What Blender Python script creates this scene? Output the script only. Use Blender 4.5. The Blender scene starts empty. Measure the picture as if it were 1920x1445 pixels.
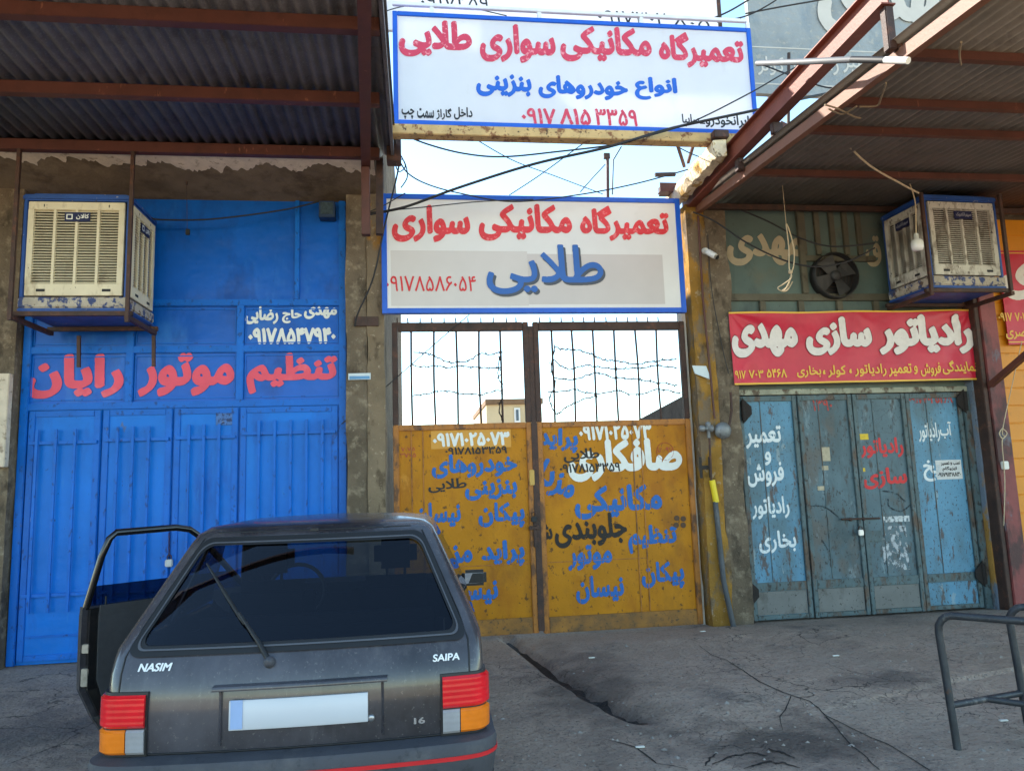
import bpy, bmesh, math, random
import numpy as np
from mathutils import Vector, Matrix
random.seed(7)
SC = bpy.context.scene
COL = SC.collection
rad = math.radians

# ------------------------------------------------------------------ camera
F = 1380.0; CX, CY = 960.0, 722.5            # focal length and centre in photo pixels (1920 x 1445)
YAW, PITCH, ROLL, EYE = rad(7.4), rad(7.6), rad(1.9), 1.55
ROT = Matrix.Rotation(-YAW, 3, 'Z') @ Matrix.Rotation(math.pi/2 + PITCH, 3, 'X') @ Matrix.Rotation(-ROLL, 3, 'Z')
CAM = Vector((0, 0, EYE))
cd = bpy.data.cameras.new('camera'); cam = bpy.data.objects.new('camera', cd); COL.objects.link(cam)
cam.matrix_world = Matrix.Translation(CAM) @ ROT.to_4x4()
cd.sensor_fit = 'HORIZONTAL'; cd.sensor_width = 36.0; cd.lens = 36.0*F/1920.0
cd.clip_start = 0.05; cd.clip_end = 2000
SC.camera = cam
# ------------------------------------------------------------------ light
SC.view_settings.view_transform = 'Standard'; SC.view_settings.look = 'None'
SC.view_settings.gamma = 1.0; SC.view_settings.exposure = 2.25
w = bpy.data.worlds.new('World'); SC.world = w; w.use_nodes = True
nt = w.node_tree; bg = nt.nodes['Background']
sky = nt.nodes.new('ShaderNodeTexSky'); sky.sky_type = 'NISHITA'; sky.sun_disc = False
SUN_AZ, SUN_EL = rad(-49), rad(38)           # from +Y (into the picture), negative = to the left
sky.sun_elevation = SUN_EL; sky.sun_rotation = SUN_AZ; sky.altitude = 1500
sky.air_density = 1.0; sky.dust_density = 0.25; sky.ozone_density = 0.5
wb = nt.nodes.new('ShaderNodeMix'); wb.data_type = 'RGBA'; wb.blend_type = 'MULTIPLY'; wb.inputs['Factor'].default_value = 1.0
wb.inputs['B'].default_value = (0.93, 0.985, 0.86, 1)      # the phone's daylight balance
nt.links.new(sky.outputs[0], wb.inputs['A']); nt.links.new(wb.outputs['Result'], bg.inputs[0]); bg.inputs[1].default_value = 0.13
sd = bpy.data.lights.new('sun', 'SUN'); sd.energy = 2.8; sd.angle = rad(0.53); sd.color = (1.0, 0.93, 0.82)
so = bpy.data.objects.new('sun', sd); COL.objects.link(so)
to_sun = Vector((math.sin(SUN_AZ)*math.cos(SUN_EL), math.cos(SUN_AZ)*math.cos(SUN_EL), math.sin(SUN_EL)))
so.rotation_euler = (-to_sun).to_track_quat('-Z', 'Y').to_euler(); so.location = to_sun*60

# ------------------------------------------------------------------ placing helpers: a photo point onto a real plane
D = 7.717                                    # distance of the shop fronts
def ray(px, py): return ROT @ Vector(((px-CX)/F, -(py-CY)/F, -1.0))
def P(px, py, Y=D):
    d = ray(px, py); return CAM + d*(Y/d.y)
def G(px, py, z=0.0):
    d = ray(px, py); return CAM + d*((z-EYE)/d.z)
def PX(px, py, X):
    d = ray(px, py); return CAM + d*((X-CAM.x)/d.x)
def PL(px, py, p0, n):
    d = ray(px, py); n = Vector(n); return CAM + d*((Vector(p0)-CAM).dot(n)/d.dot(n))

# ------------------------------------------------------------------ materials
MATS = {}
def srgb(r, g, b):
    f = lambda c: c/12.92 if c <= 0.04045 else ((c+0.055)/1.055)**2.4
    return (f(r/255), f(g/255), f(b/255))
def mat(name, base, rough=0.6, metal=0.0, var=0.15, vscale=3.0, layers=(), bump=0.0, bscale=60.0, spec=0.5, coat=0.0, stretch=None, hole=None, wave=None, trans=0.0, bump2=None):
    """Weathered procedural surface. layers: (colour, scale, threshold, softness, zstretch, strength[, roughness])"""
    if name in MATS: return MATS[name]
    m = bpy.data.materials.new(name); m.use_nodes = True; MATS[name] = m
    t = m.node_tree; N = t.nodes; L = t.links; b = N['Principled BSDF']; out = N['Material Output']
    b.inputs['Roughness'].default_value = rough; b.inputs['Metallic'].default_value = metal
    b.inputs['Specular IOR Level'].default_value = spec
    if coat: b.inputs['Coat Weight'].default_value = coat; b.inputs['Coat Roughness'].default_value = 0.08
    tc = N.new('ShaderNodeTexCoord')
    def noise(scale, zs=1.0, det=6.0, rg=0.6, seed=0.0):
        mp = N.new('ShaderNodeMapping'); mp.inputs['Scale'].default_value = (1, 1, zs)
        mp.inputs['Location'].default_value = (seed*3.7, seed*1.9, seed*5.3)
        L.new(tc.outputs['Object'], mp.inputs['Vector'])
        n = N.new('ShaderNodeTexNoise'); n.inputs['Scale'].default_value = scale
        n.inputs['Detail'].default_value = det; n.inputs['Roughness'].default_value = rg
        L.new(mp.outputs[0], n.inputs['Vector']); return n.outputs['Fac']
    def rng(src, a, c, lo=0.0, hi=1.0):
        r = N.new('ShaderNodeMapRange'); r.inputs['From Min'].default_value = a; r.inputs['From Max'].default_value = c
        r.inputs['To Min'].default_value = lo; r.inputs['To Max'].default_value = hi
        L.new(src, r.inputs['Value']); return r.outputs[0]
    def mix(fac, A, B):
        x = N.new('ShaderNodeMix'); x.data_type = 'RGBA'; L.new(fac, x.inputs['Factor'])
        if isinstance(A, tuple): x.inputs['A'].default_value = (*A, 1)
        else: L.new(A, x.inputs['A'])
        x.inputs['B'].default_value = (*B, 1); return x.outputs['Result']
    lo = tuple(max(0, c*(1-var)) for c in base); hi = tuple(min(1, c*(1+var)) for c in base)
    col = mix(rng(noise(vscale, stretch or 1.0), 0.3, 0.7), lo, hi)
    rsrc = None
    for i, ly in enumerate(layers):
        c, sc_, thr, soft, zs, st = ly[:6]
        if thr >= .58: thr -= .035
        fac = rng(noise(sc_, zs, 8.0, 0.65, i+1.0), thr, thr+soft, 0, st)
        col = mix(fac, col, c)
    L.new(col, b.inputs['Base Color'])
    nrm = None
    if bump:
        bp = N.new('ShaderNodeBump'); bp.inputs['Strength'].default_value = bump; bp.inputs['Distance'].default_value = 0.01
        L.new(noise(bscale, 1.0, 5.0), bp.inputs['Height']); nrm = bp
    if bump2:
        b2 = N.new('ShaderNodeBump'); b2.inputs['Strength'].default_value = bump2[0]; b2.inputs['Distance'].default_value = bump2[2]
        L.new(noise(bump2[1], 1.0, 3.0, 0.5, 9.0), b2.inputs['Height'])
        if nrm: L.new(nrm.outputs[0], b2.inputs['Normal'])
        nrm = b2
    if wave:
        wv = N.new('ShaderNodeTexWave'); wv.bands_direction = wave[0]; wv.inputs['Scale'].default_value = wave[1]
        L.new(tc.outputs['Object'], wv.inputs['Vector'])
        b3 = N.new('ShaderNodeBump'); b3.inputs['Strength'].default_value = wave[2]; b3.inputs['Distance'].default_value = 0.004
        L.new(wv.outputs['Fac'], b3.inputs['Height'])
        if nrm: L.new(nrm.outputs[0], b3.inputs['Normal'])
        nrm = b3
    if nrm: L.new(nrm.outputs[0], b.inputs['Normal'])
    sh = b.outputs[0]
    if trans:
        tr = N.new('ShaderNodeBsdfTranslucent'); L.new(col, tr.inputs['Color'])
        mx = N.new('ShaderNodeMixShader'); mx.inputs[0].default_value = trans
        L.new(sh, mx.inputs[1]); L.new(tr.outputs[0], mx.inputs[2]); sh = mx.outputs[0]
    if hole:                                  # worn-off paint: (scale, threshold, softness, zstretch)
        tp = N.new('ShaderNodeBsdfTransparent'); mx = N.new('ShaderNodeMixShader')
        L.new(rng(noise(hole[0], hole[3], 9.0, 0.7, 4.0), hole[1], hole[1]+hole[2]), mx.inputs[0])
        L.new(sh, mx.inputs[1]); L.new(tp.outputs[0], mx.inputs[2]); sh = mx.outputs[0]
    L.new(sh, out.inputs['Surface'])
    return m
def glass(name, tint, refl=1.0):
    if name in MATS: return MATS[name]
    m = bpy.data.materials.new(name); m.use_nodes = True; MATS[name] = m
    t = m.node_tree; N = t.nodes; L = t.links; out = N['Material Output']; N.remove(N['Principled BSDF'])
    tp = N.new('ShaderNodeBsdfTransparent'); tp.inputs[0].default_value = (*tint, 1)
    gl = N.new('ShaderNodeBsdfGlossy'); gl.inputs['Roughness'].default_value = 0.01; gl.inputs['Color'].default_value = (refl*.86, refl*.94, refl*1.1, 1)
    fr = N.new('ShaderNodeFresnel'); ge = N.new('ShaderNodeNewGeometry'); mr = N.new('ShaderNodeMapRange'); mr.inputs['To Min'].default_value = 1.5; mr.inputs['To Max'].default_value = 1/1.5
    L.new(ge.outputs['Backfacing'], mr.inputs['Value']); L.new(mr.outputs[0], fr.inputs['IOR'])
    mx = N.new('ShaderNodeMixShader'); L.new(fr.outputs[0], mx.inputs[0]); L.new(tp.outputs[0], mx.inputs[1]); L.new(gl.outputs[0], mx.inputs[2])
    L.new(mx.outputs[0], out.inputs['Surface']); return m

DIRT = srgb(60, 50, 40); RUST = srgb(95, 55, 32); RUSTD = srgb(58, 36, 26); DUST = srgb(150, 138, 122)
M_conc = mat('grey_concrete', srgb(108, 95, 80), 0.95, var=0.35, vscale=2.2, layers=[(srgb(150, 136, 116), 9, .52, .12, 1, .7), (srgb(62, 54, 46), 5, .58, .12, .5, .75), (srgb(172, 160, 140), 30, .66, .05, 1, .5)], bump=1.0, bscale=55, bump2=(0.8, 9, 0.02), spec=.2)
M_ochrewall = mat('ochre_washed_plaster', srgb(150, 112, 52), 0.95, var=0.3, vscale=3, layers=[(srgb(120, 105, 88), 3.0, .52, .06, .6, .9), (srgb(70, 58, 44), 7, .6, .1, .5, .7), (srgb(168, 152, 128), 14, .63, .05, 1, .6)], bump=1.0, bscale=60, bump2=(0.7, 8, 0.02), spec=.2)
M_plaster = mat('brown_plaster', srgb(116, 102, 84), 0.95, var=0.3, vscale=2.5, layers=[(srgb(66, 54, 42), 3.5, .5, .2, 1.6, .7), (srgb(122, 108, 88), 11, .62, .1, 1, .5)], bump=.7, bscale=30, bump2=(0.6, 6, 0.02), spec=.2)
M_whiteplaster = mat('white_plaster', srgb(205, 190, 170), 0.95, var=0.15, vscale=9, layers=[(srgb(120, 100, 80), 14, .6, .1, 1, .7)], bump=.6, bscale=60)
M_alleywhite = mat('whitewashed_wall', srgb(225, 215, 200), 0.9, var=0.1, vscale=2, layers=[(srgb(170, 150, 125), 5, .6, .1, .5, .6)], bump=.5, bscale=40)
M_creamplaster = mat('peeling_cream_plaster', srgb(226, 208, 176), 0.95, var=0.15, vscale=6, layers=[(srgb(176, 138, 66), 6, .54, .04, 1, .9), (srgb(90, 72, 48), 12, .62, .05, 1, .8)], bump=.9, bscale=30, bump2=(1.0, 8, 0.03))
M_brownsteel = mat('red_brown_painted_steel', srgb(86, 47, 37), 0.55, var=0.2, vscale=5, layers=[(srgb(70, 38, 28), 7, .58, .12, .6, .7), (srgb(150, 98, 76), 16, .67, .04, .3, .6)], bump=.2, bscale=80)
M_orangesteel = mat('faded_red_oxide_steel', srgb(122, 62, 46), 0.6, var=0.15, vscale=4, layers=[(srgb(120, 62, 44), 5, .56, .15, .4, .8), (srgb(138, 84, 64), 8, .64, .1, 1, .5)], bump=.25, bscale=70)
M_peachsteel = mat('sun_bleached_peach_steel', srgb(126, 84, 64), 0.6, var=0.12, vscale=4, layers=[(srgb(130, 78, 56), 8, .62, .08, .4, .7)], bump=.2, bscale=70)
M_darksteel = mat('dark_rusty_steel', srgb(66, 44, 36), 0.65, var=0.3, vscale=8, layers=[(srgb(105, 62, 42), 12, .55, .12, 1, .7), (srgb(38, 30, 28), 6, .55, .15, 1, .7)], bump=.4, bscale=90)
M_corr = mat('aged_galvanised_sheet', srgb(104, 102, 106), 0.6, metal=.1, var=0.25, vscale=3, layers=[(srgb(66, 58, 56), 4, .5, .2, 1, .7), (srgb(146, 144, 144), 70, .56, .10, .25, .6)], bump=.35, bscale=120)
M_corr2 = mat('weathered_grey_sheet', srgb(132, 122, 112), 0.65, metal=.2, var=0.2, vscale=2.5, layers=[(srgb(80, 68, 60), 3.5, .54, .2, 1, .6), (srgb(150, 140, 130), 24, .62, .1, 1, .5)], bump=.25, bscale=110)
M_blue = mat('blue_gloss_paint', srgb(4, 112, 206), 0.38, var=0.14, vscale=1.6, layers=[(srgb(22, 130, 218), 2.2, .58, .16, .25, .6), (srgb(10, 74, 160), 3, .58, .14, .3, .6), (srgb(50, 130, 205), 18, .66, .06, .12, .35), (srgb(20, 44, 92), 34, .71, .02, .4, .8), (srgb(96, 96, 100), 9, .72, .02, .3, .7)], bump=.18, bscale=26, bump2=(0.35, 2.6, 0.05), spec=.22)
M_bluedark = mat('blue_paint_upper', srgb(4, 90, 186), 0.35, var=0.18, vscale=1.4, layers=[(srgb(60, 128, 204), 1.8, .62, .14, .4, .6), (srgb(18, 58, 130), 2, .58, .14, .5, .6), (srgb(22, 40, 70), 40, .73, .02, 1, .7)], bump=.12, bscale=20, bump2=(0.4, 2.2, 0.05), spec=.3)
M_bluetrim = mat('blue_frame_paint', srgb(4, 100, 194), 0.4, var=0.15, vscale=4, spec=.25, layers=[(srgb(24, 50, 100), 22, .62, .06, .6, .7), (srgb(110, 100, 90), 30, .7, .03, .6, .8)], bump=.25, bscale=50)
M_ochre = mat('ochre_gate_paint', srgb(184, 120, 16), 0.55, var=0.13, vscale=2.0, spec=.22, layers=[(srgb(160, 96, 20), 3, .5, .18, .6, .8), (srgb(112, 74, 34), 2.2, .58, .16, .5, .6), (srgb(84, 58, 34), 17, .64, .03, .8, .85), (srgb(58, 46, 36), 42, .69, .02, 1, .85), (srgb(214, 150, 60), 5, .66, .1, .4, .5)], bump=.2, bscale=40, bump2=(0.3, 3, 0.04))
M_ochredirt = mat('ochre_gate_paint_grimy', srgb(150, 100, 34), 0.6, var=0.25, vscale=5, layers=[(srgb(78, 60, 42), 5, .42, .3, 1.2, .85), (srgb(50, 42, 34), 34, .6, .08, 1, .8)], bump=.3, bscale=50)
M_gateframe = mat('ochre_frame_rusty', srgb(168, 104, 30), 0.55, var=0.2, vscale=6, layers=[(srgb(82, 50, 30), 9, .5, .12, .5, .85), (srgb(48, 36, 28), 30, .64, .04, 1, .9)], bump=.3, bscale=60)
M_teal = mat('dull_teal_paint', srgb(86, 104, 100), 0.6, var=0.2, vscale=1.6, layers=[(srgb(112, 100, 78), 1.3, .5, .25, 1.4, .7), (srgb(58, 70, 72), 4, .58, .15, .5, .7), (srgb(44, 40, 36), 34, .7, .02, 1, .7)], bump=.2, bscale=40)
M_leafblue = mat('chipped_light_blue_paint', srgb(82, 136, 166), 0.5, var=0.16, vscale=1.8, layers=[(srgb(70, 98, 108), 1.3, .47, .16, .5, .85), (srgb(56, 62, 64), 2.6, .56, .14, .35, .75), (srgb(74, 52, 40), 12, .61, .05, .3, .85), (srgb(150, 160, 160), 9, .66, .03, .3, .5), (srgb(34, 32, 32), 40, .62, .04, .6, .9)], bump=.25, bscale=45, bump2=(0.3, 3, 0.04))
M_leafteal = mat('chipped_teal_paint', srgb(78, 102, 112), 0.55, var=0.2, vscale=1.8, layers=[(srgb(54, 72, 78), 1.6, .46, .16, .5, .85), (srgb(88, 82, 76), 2.0, .53, .1, .6, .75), (srgb(130, 150, 158), 6, .63, .05, .35, .5), (srgb(52, 44, 38), 10, .6, .07, .35, .85), (srgb(30, 30, 30), 38, .63, .04, .6, .85)], bump=.25, bscale=45, bump2=(0.3, 3, 0.04))
M_leafgrey = mat('bare_grey_lower_sheet', srgb(108, 108, 106), 0.6, var=0.16, vscale=3, layers=[(srgb(70, 66, 60), 5, .55, .15, .7, .7), (srgb(44, 40, 36), 26, .64, .04, 1, .8)], bump=.25, bscale=50)
M_leafframe = mat('teal_frame_rust', srgb(78, 96, 100), 0.6, var=0.25, vscale=5, layers=[(srgb(86, 62, 44), 7, .5, .1, .35, .85), (srgb(40, 34, 30), 26, .58, .06, .6, .85)], bump=.3, bscale=60)
M_ground = None
M_signwhite = mat('white_sign_vinyl', srgb(232, 232, 238), 0.45, var=0.03, vscale=2, layers=[(srgb(205, 200, 196), 2.5, .64, .15, .5, .5), (srgb(120, 110, 100), 60, .76, .02, 1, .6)], trans=.35, bump2=(.15, 3, .03))
M_signwhite2 = mat('painted_white_tin', srgb(220, 216, 212), 0.45, var=0.04, vscale=2, layers=[(srgb(190, 182, 174), 2.2, .6, .2, .4, .5), (srgb(110, 96, 84), 50, .75, .02, .5, .6)], bump2=(.15, 2.5, .03))
M_signgrey = mat('grey_blanked_patch', srgb(204, 196, 191), 0.5, var=0.03, vscale=3)
M_signblue = mat('blue_sign_edge', srgb(12, 86, 196), 0.4, var=0.1, vscale=6, layers=[(srgb(16, 48, 110), 30, .68, .04, 1, .6)])
M_rustbeam = mat('cream_beam_rusting', srgb(196, 164, 112), 0.7, var=0.2, vscale=6, layers=[(srgb(120, 72, 40), 8, .54, .06, 1, .9), (srgb(60, 40, 30), 20, .63, .04, 1, .9)], bump=.4, bscale=60)
M_whitetube = mat('white_painted_tube', srgb(220, 222, 226), 0.5, var=0.1, vscale=6, layers=[(srgb(130, 110, 90), 20, .68, .04, 1, .7)])
M_redbanner = mat('red_vinyl_banner', srgb(206, 36, 62), 0.42, var=0.1, vscale=2, layers=[(srgb(170, 30, 50), 2, .58, .2, .5, .5)], bump2=(.5, 2.2, .06), trans=.1)
M_cabinet = mat('cooler_blue_enamel', srgb(38, 78, 150), 0.45, var=0.18, vscale=4, layers=[(srgb(24, 50, 100), 5, .56, .14, .6, .7), (srgb(190, 180, 165), 16, .68, .03, .6, .7), (srgb(60, 46, 40), 30, .7, .03, 1, .8)], bump=.25, bscale=40)
M_scale = mat('limescale_crust', srgb(176, 166, 152), 0.95, var=0.25, vscale=9, layers=[(srgb(52, 70, 118), 9, .52, .04, .8, .95), (srgb(90, 66, 48), 14, .6, .05, 1, .85)], bump=1.0, bscale=50)
M_louver = mat('cream_cooler_panel', srgb(216, 204, 176), 0.55, var=0.08, vscale=4, layers=[(srgb(150, 128, 98), 7, .58, .12, .4, .6), (srgb(90, 70, 52), 34, .69, .03, .6, .8)], bump=.1, bscale=40)
M_louver2 = mat('dusty_white_cooler_panel', srgb(198, 194, 184), 0.65, var=0.1, vscale=5, layers=[(srgb(108, 94, 80), 9, .5, .1, .5, .7), (srgb(70, 54, 44), 30, .64, .04, .6, .85)], bump=.3, bscale=40)
M_pad = mat('dark_cooler_pad', srgb(58, 46, 34), 1.0, var=0.4, vscale=40, bump=1, bscale=90)
M_pad2 = mat('scaled_cooler_pad', srgb(112, 98, 84), 1.0, var=0.5, vscale=30, layers=[(srgb(52, 42, 34), 14, .5, .1, 1, .8)], bump=1, bscale=90)
M_navyplate = mat('navy_plate', srgb(26, 32, 74), 0.4, var=.1)
M_black = mat('black_rubber', srgb(22, 22, 24), 0.6, var=.2)
M_cable = mat('black_cable', srgb(34, 34, 38), 0.6, var=.2)
M_rope = mat('pale_rope', srgb(196, 176, 146), 0.9, var=.2, vscale=40)
M_white = mat('white_plastic', srgb(222, 220, 214), 0.4, var=.05)
M_letwhite = mat('white_letter_paint', srgb(226, 226, 220), 0.6, var=.06, vscale=8, hole=(26, .70, .05, .6))
M_letwhiteold = mat('worn_white_letter_paint', srgb(214, 220, 222), 0.6, var=.08, vscale=8, hole=(34, .60, .06, .5))
M_letcream = mat('cream_letter_paint', srgb(172, 158, 132), 0.6, var=.12, vscale=6, hole=(20, .68, .05, .6))
M_letpink = mat('faded_red_letter_paint', srgb(226, 74, 96), 0.5, var=.12, vscale=2.5, layers=[(srgb(236, 130, 140), 2.0, .55, .15, 1, .5)], hole=(60, .76, .03, .6))
M_letpink2 = mat('crazed_red_vinyl', srgb(200, 54, 84), 0.5, var=.08, vscale=5, layers=[(srgb(238, 170, 180), 26, .62, .02, 1, .6)])
M_letred2 = mat('cracked_red_vinyl', srgb(214, 44, 52), 0.5, var=.12, vscale=5, layers=[(srgb(236, 130, 130), 20, .6, .03, 1, .6)])
M_letred = mat('red_letter_paint', srgb(200, 30, 36), 0.55, var=.12, vscale=8, hole=(40, .66, .05, .5))
M_letredfaint = mat('faint_red_spray', srgb(170, 66, 60), 0.7, var=.2, vscale=8, hole=(34, .52, .08, .5))
M_letblue = mat('blue_stencil_paint', srgb(26, 96, 172), 0.6, var=.14, vscale=5, hole=(36, .67, .05, .6))
M_letblue2 = mat('blue_sign_letters', srgb(20, 92, 196), 0.45, var=.08, vscale=5)
M_letblack = mat('black_letter_paint', srgb(28, 26, 26), 0.6, var=.2, vscale=8, hole=(44, .68, .05, .6))
M_letblackspray = mat('black_brushed_paint', srgb(34, 28, 24), 0.7, var=.2, vscale=8, hole=(24, .60, .06, 2.5))
M_letink = mat('black_vinyl_letters', srgb(26, 26, 32), 0.5, var=.1)
M_letyellow = mat('yellow_banner_letters', srgb(226, 178, 60), 0.5, var=.08)
M_letgrey = mat('grey_letter_shadow', srgb(70, 74, 84), 0.5, var=.05)
M_letredflat = mat('bright_red_digits', srgb(206, 28, 34), 0.5, var=.05)

# ------------------------------------------------------------------ mesh helpers
def props(o, label=None, cat=None, group=None, kind=None):
    if label: o['label'] = label
    if cat: o['category'] = cat
    if group: o['group'] = group
    if kind: o['kind'] = kind
    return o
def thing(name, label, cat, loc=(0, 0, 0), group=None, rotz=0.0):
    o = bpy.data.objects.new(name, None); COL.objects.link(o); o.location = loc; o.rotation_euler = (0, 0, rotz)
    o.empty_display_size = .2
    return props(o, label, cat, group)
def root_of(o):
    while o.parent: o = o.parent
    return o
class MB:
    """collects shapes in world space (or in the thing's own space) and links them as one mesh object"""
    def __init__(s): s.v = []; s.f = []; s.sm = []
    def add(s, vs, fs, smooth=False):
        k = len(s.v); s.v += [tuple(p) for p in vs]
        for f in fs: s.f.append(tuple(i+k for i in f)); s.sm.append(smooth)
        return s
    def box(s, a, b):
        x0, y0, z0 = (min(a[i], b[i]) for i in range(3)); x1, y1, z1 = (max(a[i], b[i]) for i in range(3))
        return s.add([(x0,y0,z0),(x1,y0,z0),(x1,y1,z0),(x0,y1,z0),(x0,y0,z1),(x1,y0,z1),(x1,y1,z1),(x0,y1,z1)],
                     [(0,3,2,1),(4,5,6,7),(0,1,5,4),(1,2,6,5),(2,3,7,6),(3,0,4,7)])
    def bbox(s, a, b, r=0.006):
        """box with chamfered edges"""
        bm = bmesh.new(); bmesh.ops.create_cube(bm, size=1.0)
        c = [(a[i]+b[i])/2 for i in range(3)]; d = [abs(b[i]-a[i]) for i in range(3)]
        for v in bm.verts: v.co = Vector((c[0]+v.co.x*d[0], c[1]+v.co.y*d[1], c[2]+v.co.z*d[2]))
        bmesh.ops.bevel(bm, geom=bm.edges[:], offset=min(r, min(d)*.4), segments=2, affect='EDGES')
        bm.verts.index_update(); s.add([v.co[:] for v in bm.verts], [[v.index for v in f.verts] for f in bm.faces]); bm.free(); return s
    def hexa(s, q0, q1):
        """two quads (same winding) joined into a closed solid"""
        return s.add(list(q0)+list(q1), [(3,2,1,0),(4,5,6,7),(0,1,5,4),(1,2,6,5),(2,3,7,6),(3,0,4,7)])
    def bar(s, p, q, wx, wz, up=(0, 0, 1)):
        """rectangular bar from p to q; wx sideways, wz along up"""
        p = Vector(p); q = Vector(q); d = (q-p).normalized(); up = Vector(up)
        side = d.cross(up)
        if side.length < 1e-4: side = Vector((1, 0, 0))
        side.normalize(); u = side.cross(d).normalized()
        c = [(-1,-1),(1,-1),(1,1),(-1,1)]
        q0 = [p+side*a*wx/2+u*b*wz/2 for a, b in c]; q1 = [q+side*a*wx/2+u*b*wz/2 for a, b in c]
        return s.hexa(q0, q1)
    def prof(s, p, q, prof, up=(0, 0, 1)):
        """a closed 2-D profile (side, up) swept from p to q"""
        p = Vector(p); q = Vector(q); d = (q-p).normalized(); side = d.cross(Vector(up)).normalized(); u = side.cross(d).normalized()
        n = len(prof); vs = [p+side*a+u*b for a, b in prof]+[q+side*a+u*b for a, b in prof]
        return s.add(vs, [tuple(range(n))[::-1], tuple(range(n, 2*n))]+[(i, (i+1) % n, (i+1) % n+n, i+n) for i in range(n)])
    def tube(s, pts, r, n=8, curve=False, caps=True):
        pts = [Vector(p) for p in pts]
        if curve: pts = spline(pts)
        m = len(pts); rings = []; prev = None
        for i in range(m):
            d = (pts[min(i+1, m-1)]-pts[max(i-1, 0)])
            d = d.normalized() if d.length > 1e-9 else Vector((0, 0, 1))
            a = prev if prev is not None else (Vector((0, 0, 1)) if abs(d.z) < .9 else Vector((1, 0, 0)))
            a = (a-d*a.dot(d)); a.normalize(); prev = a; b = d.cross(a)
            rr = r[i] if isinstance(r, (list, tuple)) else r
            rings.append([pts[i]+(a*math.cos(t)+b*math.sin(t))*rr for t in (2*math.pi*k/n for k in range(n))])
        vs = [p for g in rings for p in g]; fs = []
        for i in range(m-1):
            for k in range(n): fs.append((i*n+k, i*n+(k+1) % n, (i+1)*n+(k+1) % n, (i+1)*n+k))
        s.add(vs, fs, True)
        if caps: s.add(rings[0], [tuple(range(n))[::-1]]); s.add(rings[-1], [tuple(range(n))])
        return s
    def disc(s, c, axis, r, h, n=24, r2=None):
        """capped cylinder / cone frustum starting at c along axis"""
        c = Vector(c); ax = Vector(axis).normalized()
        return s.tube([c, c+ax*h], [r, r if r2 is None else r2], n)
    def lathe(s, c, axis, prof, n=24, caps=True):
        """prof: (radius, along)"""
        c = Vector(c); ax = Vector(axis).normalized()
        return s.tube([c+ax*(h+1e-5*i) for i, (r, h) in enumerate(prof)], [max(r, 1e-4) for r, h in prof], n, False, caps)
    def build(s, name, m, parent=None, local=False, smooth=None, label=None):
        me = bpy.data.meshes.new(name)
        off = Vector((0, 0, 0)) if (local or parent is None) else root_of(parent).location
        me.from_pydata([tuple(Vector(v)-off) for v in s.v], [], s.f); me.update()
        me.polygons.foreach_set('use_smooth', [True if smooth else bool(x) for x in s.sm] if smooth is None or smooth else [False]*len(s.f))
        if smooth: me.set_sharp_from_angle(angle=rad(smooth if smooth > 1 else 40))
        if m: me.materials.append(m)
        o = bpy.data.objects.new(name, me); COL.objects.link(o)
        if parent: o.parent = parent
        if label: o['label'] = label
        return o
def spline(pts, k=8):
    out = []; n = len(pts)
    for i in range(n-1):
        a, b, c, d = pts[max(i-1, 0)], pts[i], pts[i+1], pts[min(i+2, n-1)]
        for j in range(k):
            t = j/k; out.append(0.5*((2*b)+(c-a)*t+(2*a-5*b+4*c-d)*t*t+(3*b-a-3*c+d)*t**3))
    out.append(pts[-1]); return out
def copy_thing(o, parent=None):
    c = o.copy(); COL.objects.link(c); c.parent = parent
    for ch in [x for x in bpy.data.objects if x.parent == o]: copy_thing(ch, c)
    return c

# ------------------------------------------------------------------ lettering: Persian words shaped, thickened with a broad nib and cut as flat paint
FORMS = {'ا':(0xFE8D,2),'ب':(0xFE8F,4),'پ':(0xFB56,4),'ت':(0xFE95,4),'ج':(0xFE9D,4),'چ':(0xFB7A,4),'ح':(0xFEA1,4),'خ':(0xFEA5,4),'د':(0xFEA9,2),'ر':(0xFEAD,2),'ز':(0xFEAF,2),'ژ':(0xFB8A,2),'س':(0xFEB1,4),'ش':(0xFEB5,4),'ص':(0xFEB9,4),'ض':(0xFEBD,4),'ط':(0xFEC1,4),'ظ':(0xFEC5,4),'ع':(0xFEC9,4),'ف':(0xFED1,4),'ق':(0xFED5,4),'ک':(0xFB8E,4),'گ':(0xFB92,4),'ل':(0xFEDD,4),'م':(0xFEE1,4),'ن':(0xFEE5,4),'ه':(0xFEE9,4),'و':(0xFEED,2),'ی':(0xFBFC,4),'آ':(0xFE81,2)}
def shape(s):
    if not any(c in FORMS for c in s): return s
    out = []; i = 0; n = len(s)
    while i < n:
        c = s[i]
        if c not in FORMS: out.append(c); i += 1; continue
        prev = i > 0 and s[i-1] in FORMS and FORMS[s[i-1]][1] == 4
        if c == 'ل' and i+1 < n and s[i+1] == 'ا': out.append(chr(0xFEFB+(1 if prev else 0))); i += 2; continue
        nxt = i+1 < n and s[i+1] in FORMS and FORMS[c][1] == 4
        out.append(chr(FORMS[c][0]+(3 if prev and nxt else 2 if nxt else 1 if prev else 0))); i += 1
    return ''.join(out[::-1])
GLYPH_CACHE = {}
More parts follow.
